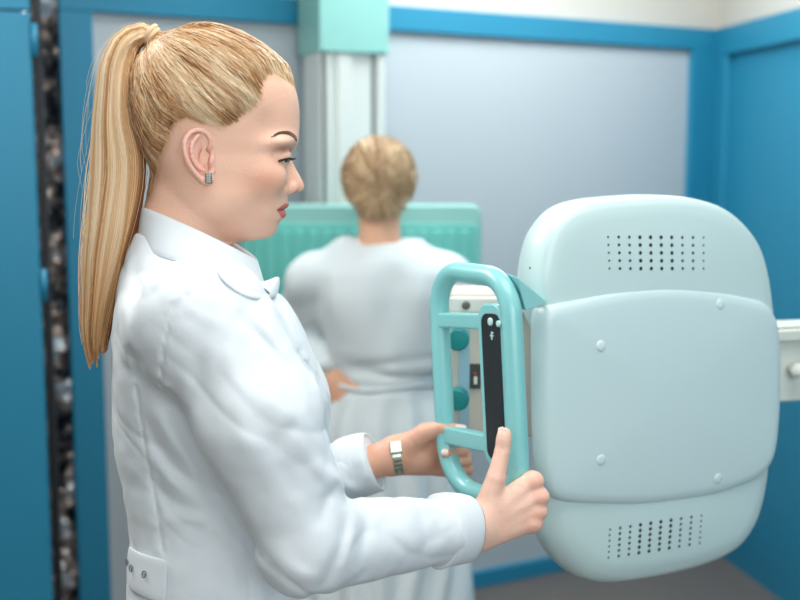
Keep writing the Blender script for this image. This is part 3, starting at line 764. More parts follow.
# --- ears
hel = [(208,151,0),(212,145,1),(210,138,2),(204,132.5,3.5),(198,131.5,5),(190.5,135,8),(186.5,142,10),(186,150,10.5),(188.5,160,9.5),(193,168,7),(198,174,5),(203,179,3.5)]
def earf(P):
    u, v, t = P[..., 0], -P[..., 1], P[..., 2]; q = np.stack([u, v, -np.abs(t)], -1)
    base = -57.5
    pz = lambda h: base - h
    hv = [np.array([a, b, pz(c + 2)]) for a, b, c in resample(hel, 16, closed=False, smooth=1)]
    f = np.full(u.shape, 1e3)
    for a, b in zip(hv[:-1], hv[1:]): f = np.minimum(f, capsule(q, a, b, 2.3, 2.3))
    plate = ellip(q - np.array([199, 153, base - 2.5 ]) - (np.stack([0*u, 0*u, (199 - u)*-0.0], -1)), (0, 0, 0), (12, 21, 4.0))
    sh = np.stack([u, v, q[..., 2] + (199 - u)*0.45], -1)
    plate = ellip(sh, (199, 154, base - 2.0), (12.5, 22, 2.6))
    f = smin(f, plate, 2.0)
    anti = [(199,138,6),(194,143,7.5),(192.5,150,8.5),(194,159,8),(198,166,6.5),(204,170,5)]
    av = [np.array([a, b, pz(c + 1.5)]) for a, b, c in resample(anti, 10, closed=False, smooth=1)]
    for a, b in zip(av[:-1], av[1:]): f = smin(f, capsule(q, a, b, 2.0, 2.0), 1.3)
    f = smin(f, ellip(q, (208.5, 178, pz(3)), (6, 6.5, 3.2)), 3)          # lobe
    f = smin(f, capsule(q, np.array([212.5, 149, pz(-0.5)]), np.array([212.5, 170, pz(0)]), 3.4, 3.6), 2.5)
    f = smin(f, ellip(q, (210.5, 161.5, pz(3.2)), (3.2, 4.6, 2.6)), 2.5)        # tragus
    f = smax(f, -ellip(q, (204.5, 158, pz(5)), (5.2, 8.5, 5.5)), 1.5)     # concha
    f = smax(f, -ellip(q, (203, 143, pz(7)), (5, 4, 3.5)), 1.5)
    return f
V, Q = nets(earf, (181, -188, -76), (218, -126, -50), 0.55)
c = np.tile(np.array(lin((240, 188, 168))), (len(V), 1))
dd = np.clip(-(earf(V + [0, 0, -1.5])), 0, 1)
ins = np.exp(-(((V[:, 0]-205)/6)**2 + ((-V[:, 1]-156)/10)**2)); c = c*(1-0.8*ins[:, None]) + np.array(lin((186, 100, 84)))*0.8*ins[:, None]
earQ = Q; earW = PU(V[:, 0], -V[:, 1], V[:, 2]); n1 = len(headV)
earC = c; V2 = V * [1, 1, -1]; ear2W = PU(V2[:, 0], -V2[:, 1], V2[:, 2]); Q2 = Q[:, ::-1]
# --- hands and wrists in world space
def chain(P, pts, rads, f=None, k=0.004):
    g = None
    for a, b, ra, rb in zip(pts[:-1], pts[1:], rads[:-1], rads[1:]):
        c_ = capsule(P, a, b, ra, rb); g = c_ if g is None else smin(g, c_, 0.002)
    return g if f is None else smin(f, g, k)
wr = at(476, 527, 1.283)
RM = [at(531, 481, 1.305), at(536.5, 497, 1.302), at(534.5, 512, 1.300), at(530, 524, 1.298)]
YL = 1.475; wl = at(390, 456, 1.50)
shN, elN = PL(207, 312, -0.145), toL(at(306, 546, 1.125))
shF = PL(225, 315, 0.15); elF = PL(262, 498, 0.225)
wN, wF = toL(wr), toL(wl)
dirN = toW(elN[None])[0] - wr; dirN /= np.linalg.norm(dirN); dirF = toW(elF[None])[0] - wl; dirF /= np.linalg.norm(dirF)
def rhand(P):
    f = None
    rr_ = [0.0115, 0.0118, 0.011, 0.010]
    for k, m_ in enumerate(RM):
        w0 = wr + np.array([0.006, 0.0, 0.014 - 0.010*k])
        f = chain(P, [w0, m_], [0.0135, rr_[k] - 0.0005], f, 0.010)
    pip = [at(536, 480, 1.345), at(541, 497, 1.347), at(539, 511, 1.345), at(535, 523, 1.341)]
    dip = [at(526, 480, 1.366), at(530, 496, 1.367), at(528, 510, 1.366), at(525, 522, 1.362)]
    tip = [at(510, 479, 1.362), at(511, 494, 1.362), at(511, 508, 1.362), at(510, 520, 1.358)]
    fg = None
    for k in range(4):
        g = chain(P, [RM[k] + np.array([0.002, 0.001, 0]), pip[k], dip[k], tip[k]], [rr_[k], 0.0093 - 0.0006*(k == 3), 0.0082, 0.0072])
        fg = g if fg is None else smin(fg, g, 0.0016)
        f = smin(f, ellip(P, RM[k] + np.array([0.004, -0.003, 0.001]), (0.0112, 0.0098, 0.0095)), 0.006)
    f = smin(f, fg, 0.005)
    th = [at(484, 512, 1.288), at(496, 478, 1.290), at(502, 452, 1.296), at(505, 434, 1.300)]
    f = chain(P, th, [0.0150, 0.0115, 0.0092, 0.0074], f, 0.009)
    f = smin(f, ellip(P, at(503.5, 440, 1.297), (0.0088, 0.0082, 0.013)), 0.004)
    f = smin(f, capsule(P, wr + dirN*0.08, wr, 0.027, 0.023), 0.014)
    # tendons and creases
    for k, m_ in enumerate(RM[:4]):
        a = wr + np.array([0.012, -0.006, 0.010 - 0.007*k]); b = m_ + np.array([-0.002, -0.008, 0])
        f = f - 0.0013*np.exp(-(capsule(P, a, b, 0, 0)/0.0042)**2)
    f = f + 0.0008*np.exp(-(capsule(P, at(508, 476, 1.288), at(520, 488, 1.290), 0, 0)/0.004)**2)
    f = f - 0.0009*np.exp(-(capsule(P, at(492, 520, 1.279), at(522, 507, 1.286), 0, 0)/0.003)**2)
    for py in (449.5, 452.5): f = f + 0.0005*np.exp(-(capsule(P, at(495, py+1, 1.287), at(509, py-1, 1.287), 0, 0)/0.0016)**2)
    return f
lo = wr - [0.085, 0.09, 0.05]; hi = np.array([at(556, 500, 1.36)[0], 1.385, at(505, 418, 1.3)[2]])
V, Q = nets(rhand, lo, hi, 0.00125); rhV, rhQ = V, Q
wl = at(390, 456, 1.50)
YL = 1.475
LM = [at(441, 434, YL+0.032), at(443, 447, YL+0.034), at(442, 459, YL+0.034), at(438, 469, YL+0.032)]
def lhand(P):
    f = None; rr_ = [0.0105, 0.0105, 0.010, 0.009]
    for k, m_ in enumerate(LM):
        w0 = wl + np.array([0.006, 0.0, 0.014 - 0.009*k]); f = chain(P, [w0, m_], [0.0135, rr_[k]], f, 0.010)
    pip = [at(462, 446, YL+0.030), at(466, 457, YL+0.030), at(466, 466, YL+0.030), at(462, 474, YL+0.028)]
    dip = [at(463, 451, YL-0.006), at(466, 461, YL-0.002), at(467.5, 470, YL+0.002), at(463, 477.5, YL+0.004)]
    tip = [at(446, 453.5, YL-0.024), at(453.5, 462.5, YL-0.020), at(460, 471, YL-0.010), at(457, 478, YL-0.006)]
    fg = None
    for k in range(4):
        g = chain(P, [LM[k], pip[k], dip[k], tip[k]], [rr_[k], 0.0086, 0.0078, 0.0070]); fg = g if fg is None else smin(fg, g, 0.0015)
    f = smin(f, fg, 0.004)
    th = [at(405, 447, YL+0.020), at(425, 433, YL+0.006), at(443, 427.5, YL-0.012), at(460, 430, YL-0.016)]
    f = chain(P, th, [0.0165, 0.0135, 0.0098, 0.0072], f, 0.010)
    f = smin(f, ellip(P, at(420, 458, YL+0.018), (0.020, 0.011, 0.017)), 0.012)
    f = smin(f, capsule(P, wl + dirF*0.08, wl, 0.027, 0.0225), 0.014)
    f = f + 0.0009*np.exp(-(capsule(P, at(412, 440, YL+0.0), at(430, 470, YL+0.002), 0, 0)/0.0025)**2)
    return f
V, Q = nets(lhand, wl - [0.095, 0.07, 0.07], (at(474, 450, 1.48)[0], YL+0.06, at(440, 412, 1.48)[2]), 0.0014); lhV, lhQ = V, Q
def hand_col(V, knuck, c0=(242, 198, 176), c1=(224, 150, 130)):
    c = np.tile(np.array(lin(c0)), (len(V), 1)); w_ = np.zeros(len(V))
    for p in knuck: w_ = np.maximum(w_, 0.42*np.exp(-(np.linalg.norm(V - p, axis=1)/0.011)**2))
    w_ = np.clip(w_ + 0.18*vnoise(V, 70, 4), 0, 1)
    return c*(1-w_[:, None]) + np.array(lin(c1))*w_[:, None]
rhC = hand_col(rhV, [p + np.array([0.004, -0.01, 0]) for p in RM]); lhC = hand_col(lhV, LM, (226, 172, 146), (210, 134, 108))
# --- torso, arms and legs below the coat
hpL = toL(hip0); gx = hpL[0]
def torso_in(P):
    f = ellip(P, PL(195, 345), (0.085, 0.125, 0.13))
    f = smin(f, ellip(P, PL(210, 470), (0.075, 0.10, 0.16)), 0.04)
    f = smin(f, ellip(P, hpL + [0, 0, -0.06], (0.08, 0.11, 0.12)), 0.04)
    f = smin(f, capsule(P, PL(176, 262), PL(190, 320), 0.054, 0.06), 0.03)
    for s, sh, el, wv in ((-1, shN, elN, wN), (1, shF, elF, wF)):
        f = smin(f, capsule(P, sh, el, 0.046, 0.036), 0.03); f = smin(f, capsule(P, el, wv + (el-wv)*0.45, 0.034, 0.026), 0.015)
        l0 = np.array([gx, s*0.07, 0])
        f = smin(f, capsule(P, l0 + [0, 0, hpL[2]-0.12], l0 + [0.01, 0, 0.5], 0.066, 0.052), 0.03)
        f = smin(f, capsule(P, l0 + [0.01, 0, 0.5], l0 + [-0.02, 0, 0.09], 0.052, 0.036), 0.03)
        f = smin(f, capsule(P, l0 + [-0.02, 0, 0.05], l0 + [0.12, s*0.01, 0.03], 0.036, 0.026), 0.03)
    return f
V, Q = nets(torso_in, (-0.22, -0.32, 0.003), (0.36, 0.33, 1.48), 0.009)
tV = toW(V)
parts = [(headV, headQ, headC), (earW, earQ, earC), (ear2W, Q2, earC), (rhV, rhQ, rhC), (lhV, lhQ, lhC), (tV, Q, np.tile(np.array(lin((236, 196, 176))), (len(tV), 1)))]
def join(parts):
    n = 0; Vs, Qs, Cs = [], [], []
    for a, b, c_ in parts: Vs.append(a); Qs.append(b + n); Cs.append(c_); n += len(a)
    return np.concatenate(Vs), np.concatenate(Qs), np.concatenate(Cs)
def fixn(V, Q):   # outward faces: compare the signed volume
    a, b, c_ = V[Q[:, 0]], V[Q[:, 1]], V[Q[:, 2]]; vol = np.einsum('ij,ij->', a - V.mean(0), np.cross(b - V.mean(0), c_ - V.mean(0)))
    return Q if vol > 0 else Q[:, ::-1]
parts = [(a, fixn(a, b), c_) for a, b, c_ in parts]
V, Q, C_ = join(parts)
SKIN = mat('skin', (238, 200, 180), 0.45, attr='tint', sss=0.12, bump=0.25, bscale=380)
body = mesh('body', V, Q, SKIN, woman, color=C_)
# nails
NAIL = mat('nail', (250, 226, 214), 0.2, coat=0.5)
def nail(c_, n_, d_, w_=0.0052, l_=0.0075):
    n_ = np.array(n_, float); n_ /= np.linalg.norm(n_); d_ = np.array(d_, float); d_ -= d_.dot(n_)*n_; d_ /= np.linalg.norm(d_); s_ = np.cross(n_, d_)
    V = []; F = []
    for i in range(7):
        for j in range(7):
            a = -1 + i/3; b = -1 + j/3; k = math.sqrt(max(0, 1 - 0.35*b*b)) if a < 0 else 1 - 0.3*abs(b)*a
            V.append(c_ + d_*l_*a*k + s_*w_*b + n_*(0.0012*(1-b*b) - 0.0006*a*a))
    V = np.array(V); V = np.vstack([V, V - n_*0.0012])
    F = [(i*7+j, i*7+j+1, (i+1)*7+j+1, (i+1)*7+j) for i in range(6) for j in range(6)]
    F += [(b_+49, a_+49, d2+49, c2+49) for a_, b_, c2, d2 in F]
    MB().add(V, F).build('nail', NAIL, body, smooth=True)
nail(at(501.5, 433.5, 1.2945), (-0.55, -0.8, 0.1), (0.12, 0.03, 1), 0.0055, 0.0085)
nail(at(461, 426.5, 1.4535), (0.1, -0.45, 0.9), (1, 0, -0.08), 0.005, 0.0075)
for (x, y, Y) in ((444.5, 452.5, YL-0.0305), (452.5, 461.5, YL-0.0265), (459, 470, YL-0.0165)):
    nail(at(x, y, Y), (-0.25, -0.95, 0.15), (-1, 0.1, 0), 0.0038, 0.0050)
# eyes, lashes, brows
EYEW = mat('eye_white', (236, 230, 226), 0.15, coat=0.6); IRIS = mat('dark_iris', (52, 34, 26), 0.1, coat=0.8); LASH = mat('lash_dark', (28, 18, 16), 0.5)
BROW = mat('brow_brown', (104, 70, 52), 0.6)
for s in (-1, 1):
    c_ = np.array([eyeC[0], eyeC[1], s*eyeC[2]]); cw = PU(c_[0], c_[1], c_[2])
    ths = np.linspace(0, math.pi, 24)
    eb = MB().lathe(cw, e1, [(ER*SP*math.sin(a), -ER*SP*math.cos(a)) for a in ths], 32).build('eyeball', EYEW, body, smooth=True)
    g = e1*math.cos(0.3) - Z*math.sin(0.3) - 0.34*e3
    MB().lathe(cw, g, [(ER*SP*math.sin(a)*1.012, ER*SP*math.cos(a)*1.012) for a in np.linspace(0.62, 0.0, 8)], 28).build('iris', IRIS, eb, smooth=True)
    # upper margin liner and lashes
    azs = np.radians(np.linspace(-48, 89, 30)); mg = []
    for a in azs:
        ad = math.degrees(a); h = 9.5*max(0, 1 - ((ad-20)/72)**2); el = math.radians(-16 - 4*((ad-20)/72)**2 + h)
        mg.append([math.cos(el)*math.cos(a), -math.sin(el), s*math.cos(el)*math.sin(a)])
    mg = np.array(mg); pt = c_ + mg*(ER + 1.0)
    MB().tube(PU(pt[:, 0], pt[:, 1], pt[:, 2]), np.linspace(0.0008, 0.0014, 30), 6).build('lid_liner', LASH, body, smooth=True)
    nl = 60; ii = np.linspace(2, 29, nl).astype(int); pth = []
    for j, i in enumerate(ii):
        b0 = c_ + mg[i]*(ER + 1.1); d_ = mg[i]*1.0; L_ = 3.4 + 2.2*math.sin(i/29*3.1) + random.uniform(-.6, .6); pp = []
        for q in np.linspace(0, 1, 6):
            pp.append(b0 + d_*L_*q + np.array([0, 1.9*q - 3.0*q*q, 0]) + np.array([0, 0, s*0.5*q*random.uniform(-1, 1)]))
        pth.append(pp)
    pth = np.array(pth); W_ = PU(pth[..., 0], pth[..., 1], pth[..., 2])
    V, Q = strands(W_, np.full(W_.shape[:2], 0.00035)*np.linspace(1, 0.2, 6)); mesh('eyelashes', V, Q, LASH, body)
    # brow
    bl = resample([(273.5,136.5),(277,134.5),(281,133.6),(286,133.8),(290,135.2),(293.5,137.6),(296,140.5)], 60, closed=False)
    nb = 420; k = rng.random(nb); base_i = (k*59).astype(int); wd = np.interp(k, [0, .3, .8, 1], [0.3, 1.0, 2.2, 2.4])
    uu = bl[base_i, 0] + rng.normal(size=nb)*0.4 - 0.6; vv = bl[base_i, 1] + rng.uniform(-1, 1, nb)*wd*0.8 + 0.4
    d_ = -np.gradient(bl, axis=0)[base_i]; d_ /= np.linalg.norm(d_, axis=1)[:, None]
    pp = np.stack([np.stack([uu + d_[:, 0]*q*4.5, vv + d_[:, 1]*q*4.5 - 0.8*q*(1-k)], -1) for q in np.linspace(0, 1, 4)], 1)
    ok = pp[..., 0].max(1) < 297; pp = pp[ok]
    tt = near_t(pp[..., 0], pp[..., 1], headf)
    good = np.abs(tt).min(1) > 6; pp = pp[good]; tt = tt[good]
    W_ = PU(pp[..., 0], pp[..., 1], tt*(-s)) + (e3*0.0004*s)
    V, Q = strands(W_, np.full(W_.shape[:2], 0.00042)*np.linspace(1, 0.3, 4)); mesh('eyebrow', V, Q, BROW, body)
# earring
ec = PU(209.2, 177.3, -64.5)
er_ = MB().frame(ec, [e1, e3, Z], (-0.0038, -0.002, -0.0062), (0.0038, 0.002, 0.0062)).build('earring', mat('silver', (120, 124, 120), 0.35, 0.8), woman, bevel=0.0015)
st_ = MB()
for i in range(3):
    for j in range(5): st_.lathe(ec + e1*(i-1)*0.0023 + Z*(j-2)*0.0023 - e3*0.002, -e3, [(0.0010, 0), (0.0009, 0.0006), (0.0002, 0.0011)], 6)
st_.build('crystal', mat('crystal', (150, 156, 152), 0.15, 0.7), er_)
# --- hair
def hairf(P):
    u, v, t = P[..., 0], -P[..., 1], P[..., 2]
    d = -poly_dist(u, v, HAIRP)
    off = np.where(d > 0, -0.6 + 6.1*sst(0, 20.0, d), np.maximum(-0.6 + 1.2*d, -11))
    f = skull(P)
    nk = capsule(np.stack([u, v, t*1.04], -1), (197, 168, 0), (174, 285, 0), 41, 50); f = smin(f, nk, 13)
    an = np.arctan2(v - 44, u - 158)
    ridge = 0.55*np.sin(an*46 + 2*np.sin(u*0.03)) + 0.5*np.sin(an*83 + t*0.02)
    f = f - off - ridge*sst(3, 14, d)
    f = smin(f, ellip(P, (158, -44, 0), (13, 12, 12)), 8)       # gathered at the tie
    return np.maximum(f, v - 205)
V, Q = nets(hairf, (118, -208, -78), (306, -16, 78), 1.15)
Q = Q[:, ::1]
tie = np.array([157.0, -43.0, 0.0])
def hair_tone(u, v, t, seed):
    an = np.arctan2(v - 43, u - 157)
    q = np.stack([an*16 + np.abs(t)*0.03, np.abs(t)*0.05, np.hypot(u-157, v-43)*0.006], -1)
    x = 0.55 + 0.6*vnoise(q, 1.0, seed) + 0.28*vnoise(q*[3.1, 2, 2], 1.0, seed+1)
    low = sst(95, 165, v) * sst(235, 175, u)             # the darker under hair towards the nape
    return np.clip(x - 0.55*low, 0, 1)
def tone_col(x):
    a = np.array(lin((134, 82, 44))); b = np.array(lin((216, 164, 108))); c_ = np.array(lin((255, 234, 198)))
    x = x[:, None]; return np.where(x < 0.5, a*(1-2*x) + b*2*x, b*(2-2*x) + c_*(2*x-1))
cc = tone_col(hair_tone(V[:, 0], -V[:, 1], V[:, 2], 11)*0.9)
HAIR = mat('blonde_hair', (220, 180, 130), 0.38, attr='tint', spec=0.6)
HV = PU(V[:, 0], -V[:, 1], V[:, 2]); hair = mesh('hair', HV, fixn(HV, Q), HAIR, woman, color=cc)
# combed strands lying on the hair surface
cen = np.array([212.0, -108.0, 0.0])
def to_surface(P, lift):
    d = P - cen; d /= np.linalg.norm(d, axis=-1, keepdims=True); a = np.full(P.shape[:-1], 30.0); b = np.full(P.shape[:-1], 130.0)
    for _ in range(13):
        m = 0.5*(a+b); f = hairf(cen + d*m[..., None]); a = np.where(f < 0, m, a); b = np.where(f < 0, b, m)
    return cen + d*(0.5*(a+b) + lift)[..., None]
N0 = 9000
dv = rng.normal(size=(N0, 3)); dv /= np.linalg.norm(dv, axis=1)[:, None]
dv[:, 2] = np.where(rng.random(N0) < 0.8, -np.abs(dv[:, 2]), dv[:, 2])
rp_ = to_surface(cen + dv*60, np.zeros(N0)); din = -poly_dist(rp_[:, 0], -rp_[:, 1], HAIRP)
sel = (din > -1.0 - 3.5*rng.random(N0)**2) & (rp_[:, 1] > -200) & (np.linalg.norm(rp_ - tie, axis=1) > 22) & ((din < 14) | (rng.random(N0) < 0.62)); rp_ = rp_[sel]; ns = len(rp_)
K = 11; T_ = np.linspace(0, 1, K)
dt = tie + rng.normal(size=(ns, 3))*[3, 3, 4] - rp_
ln = np.linalg.norm(dt, axis=1); frac = np.where(rng.random(ns) < 0.7, 1.0, rng.uniform(0.4, 1.0, ns))
pp = rp_[:, None] + dt[:, None]*(T_[None, :, None]*frac[:, None, None])
# sag of the comb lines: they bow slightly downwards
pp[..., 1] -= (np.sin(np.pi*T_)[None]*ln[:, None]*0.05)
lift = rng.uniform(0.0, 1.1, ns)[:, None]*np.ones(K)
pr = to_surface(pp, lift); near_tie = sst(26, 8, np.linalg.norm(pp - tie, axis=-1))[..., None]
pr = pr*(1-near_tie) + pp*near_tie
W_ = PU(pr[..., 0], -pr[..., 1], pr[..., 2])
wav = rng.normal(size=(ns, 1, 3))*0.0003
rad = np.full((ns, K), 0.00042)*np.where(T_ < 0.05, 0.4, 1.0)[None]
V, Q = strands(W_ + wav, rad)
x = np.clip(hair_tone(rp_[:, 0], -rp_[:, 1], rp_[:, 2], 11) + rng.normal(size=ns)*0.2 + 0.12, 0, 1)
mesh('hair_strands', V, Q, HAIR, woman, color=np.repeat(tone_col(x), K*3, 0))
# ponytail
vS = np.array([0, .06, .13, .22, .34, .46, .58, .70, .82, .92, 1.0])
cl = np.array([(157,43),(146,33),(128,42),(116,75),(114,118),(118,165),(114,212),(107,255),(100,300),(96,338),(97,374)], float)
hwid = np.array([6, 10, 15, 19.5, 22.5, 28, 27, 24, 19, 14, 7.5]); thk = np.array([6, 11, 16, 20, 22, 23, 23, 20, 15, 10, 5.0])
def pony(s, a, b):
    cu = spl(s, vS, cl[:, 0]); cv = spl(s, vS, cl[:, 1])
    d_ = 0.01; tu = spl(s+d_, vS, cl[:, 0]) - spl(s-d_, vS, cl[:, 0]); tv = spl(s+d_, vS, cl[:, 1]) - spl(s-d_, vS, cl[:, 1]); l_ = np.hypot(tu, tv) + 1e-9
    nu, nv = tv/l_, -tu/l_
    h_ = spl(s, vS, hwid); k_ = spl(s, vS, thk)
    return np.stack([cu + nu*a*h_, cv + nv*a*h_, b*k_], -1)
aa = np.linspace(0, 2*np.pi, 40, endpoint=False); rings = []
ss = np.linspace(0.0, 0.985, 70)
for s in ss:
    w_ = (0.86 + 0.06*np.sin(aa*11 + 3*s) + 0.05*np.sin(aa*19 - 5*s))*(1 - 0.85*sst(0.72, 0.93, s)); q = pony(np.full(40, s), np.cos(aa)*w_, np.sin(aa)*w_); rings.append(q)
R_ = np.array(rings).reshape(-1, 3); V = PU(R_[:, 0], R_[:, 1], R_[:, 2])
F = np.array([(i*40+k, i*40+(k+1) % 40, (i+1)*40+(k+1) % 40, (i+1)*40+k) for i in range(69) for k in range(40)])
x = 0.35 + 0.3*vnoise(np.stack([np.tile(aa*5, 70), np.repeat(ss*2, 40), np.zeros(2800)], 1), 1.0, 4)
pt_ = mesh('ponytail', V, fixn(V, F), HAIR, woman, color=tone_col(np.clip(x, 0, 1)))
ns = 5200; K = 26; Sg = np.linspace(0, 1, K)
r_ = np.sqrt(rng.uniform(0.55, 1, ns)); ph = rng.uniform(0, 2*np.pi, ns); a0_, b0_ = r_*np.cos(ph), r_*np.sin(ph)
end = np.clip(0.995 - 0.13*rng.random(ns)**1.3 - 0.02*(a0_+1) - np.abs(rng.normal(0, 0.03, ns)), 0.55, 1.0)
sv = Sg[None]*end[:, None]
clump = np.stack([a0_*3, b0_*3, np.zeros(ns)], -1)
wa = 0.10*vnoise(np.stack([np.repeat(clump[:, :1], K, 1), np.repeat(clump[:, 1:2], K, 1), sv*5], -1), 1.0, 2)
wb = 0.10*vnoise(np.stack([np.repeat(clump[:, :1], K, 1)+9, np.repeat(clump[:, 1:2], K, 1), sv*5], -1), 1.0, 3)
fly = np.where(rng.random(ns) < 0.015, rng.uniform(0.1, 0.3, ns), 0)[:, None]*np.sin(sv*rng.uniform(3, 9, ns)[:, None])*sst(0.05, 0.3, sv)
grow = 1.0
pq = pony(np.clip(sv, 0, 1), a0_[:, None]*grow + wa + fly, b0_[:, None]*grow + wb)
W_ = PU(pq[..., 0], pq[..., 1], pq[..., 2]); V, Q = strands(W_, np.full((ns, K), 0.00050)*np.linspace(1, 0.5, K))
x = 0.78 + 0.36*vnoise(np.stack([a0_*4, b0_*4, np.zeros(ns)], 1), 1.0, 8) + rng.normal(size=ns)*0.14 - 0.75*sst(0.45, 0.95, a0_)  # neck-side strands darker: shade of the inner edge put into the colour
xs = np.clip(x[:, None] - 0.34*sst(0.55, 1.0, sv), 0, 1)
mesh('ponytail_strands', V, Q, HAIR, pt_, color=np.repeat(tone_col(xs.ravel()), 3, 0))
# loose wisps beside the ponytail
ns = 22; K = 16; Sg = np.linspace(0, 1, K); s0 = rng.uniform(0.02, 0.5, ns); L_ = rng.uniform(0.12, 0.4, ns)
sv = np.clip(s0[:, None] + L_[:, None]*Sg[None], 0, 1); side = rng.choice([-1, -1, 1], ns)
a_ = -(1.0 + (rng.uniform(0.1, 0.55, ns)[:, None])*np.sin(Sg*rng.uniform(1.5, 3.3, ns)[:, None]))
pq = pony(sv, a_*np.where(side > 0, -1, 1)[:, None]*-1*-1, rng.uniform(-0.5, 0.5, ns)[:, None]*np.ones(K))
V, Q = strands(PU(pq[..., 0], pq[..., 1], pq[..., 2]), np.full((ns, K), 0.00013)); mesh('loose_wisps', V, Q, HAIR, pt_, color=np.tile(tone_col(np.array([0.9])), (len(V), 1)))
rg = MB()
for k in range(3):
    c_ = pony(np.array(0.012 + 0.018*k), 0.0, 0.0); d_ = np.array([-11, -10, 0.0]); d_ /= np.linalg.norm(d_); n_ = np.array([-d_[1], d_[0], 0])
    L2 = [PU(*(c_ + n_*(8.6+0.8*k)*math.cos(a) + np.array([0, 0, 1])*(8.6+0.8*k)*math.sin(a))) for a in np.linspace(0, 2*np.pi, 28, endpoint=False)]
    rg.tube(L2, 0.0030, 8, closed=True)
rg.build('hair_tie', HAIR if False else mat('hair_wrap', (226, 196, 158), 0.5), woman, smooth=True)
# --- the lab coat
COAT = mat('white_coat_cloth', (224, 231, 235), 0.8, bump=0.12, bscale=420)
zs = lambda v: PL(205, v)[2]
tv = [205,215,230,247,262,278,300,340,400,440,470,500,530,560,620]
tb = [146,143,136,128,122,118,115,112.5,112,114,120,126,129,128,126]
tf = [205,206,210,222,240,257,284,307,329,329,322,312,306,306,312]
tw = [25,30,42,58,74,98,134,142,128,116,110,110,116,128,150]
zz = np.array([PL(205, v)[2] for v in tv])[::-1]; xb = np.array([PL(u, v)[0] for u, v in zip(tb, tv)])[::-1]; xf = np.array([PL(u, v)[0] for u, v in zip(tf, tv)])[::-1]
yw = np.array(tw)[::-1]*SP
zz = np.r_[0.50, zz]; xb = np.r_[xb[0] - 0.03, xb]; xf = np.r_[xf[0] + 0.05, xf]; yw = np.r_[yw[0] + 0.035, yw]
FOLDS = [  # pixel path, height in mm (negative = valley), width in pixels
    ([(172,393),(190,440),(215,490),(240,530),(262,553)], -7, 9), ([(150,405),(172,440),(196,466)], 5, 9), ([(146,425),(168,462),(190,482)], -4, 7),
    ([(152,452),(170,482),(196,497)], 4, 8), ([(150,475),(172,503),(200,512)], -3, 6), ([(165,520),(195,518),(225,532)], 3, 7),
    ([(347,520),(343,545),(330,572),(318,592)], -5, 7), ([(336,488),(326,500),(322,520)], -4, 6), ([(352,512),(352,535),(343,562)], 4, 8), ([(370,512),(362,540),(360,570)], -2.5, 7),
    ([(400,515),(412,545),(420,570)], 2.0, 8), ([(300,440),(322,470),(338,486)], 4, 9), ([(242,318),(262,340),(283,364),(300,400)], -3.5, 7), ([(252,312),(280,345),(300,372)], 3, 8),
    ([(225,330),(232,380),(250,440),(280,500)], 3, 16), ([(200,335),(197,370),(210,420)], -2.5, 10), ([(236,400),(270,440),(300,500)], -2.5, 12), ([(262,395),(300,420),(325,455)], 2.5, 9),
    ([(180,300),(200,315),(225,322)], 1.5, 8), ([(122,300),(124,360),(128,420)], 2.5, 8), ([(136,300),(134,350),(140,400)], -2, 7), ([(283,285),(298,330),(318,380)], 2, 5), ([(272,292),(290,335),(312,385)], -2, 4),
    ([(280,560),(300,575),(320,580)], 2.5, 8), ([(420,508),(425,540),(418,575)], -1.5, 6), ([(225,545),(240,560),(252,590)], -3, 8),
    ([(343,452),(352,468),(350,490)], -3, 6), ([(360,448),(367,470),(362,492)], 2.5, 6), ([(334,470),(344,485),(360,492)], 3, 5)]
SEAMS = [([(187,294),(176,306),(170,318),(164,345),(160,385)], -1.5, 1.6), ([(136,387),(145,446),(156,505),(163,552)], -1.5, 1.6), 
         ([(248,538),(250,600)], -1.3, 1.5), ([(297,352),(318,378),(328,400)], -1.2, 1.4)]
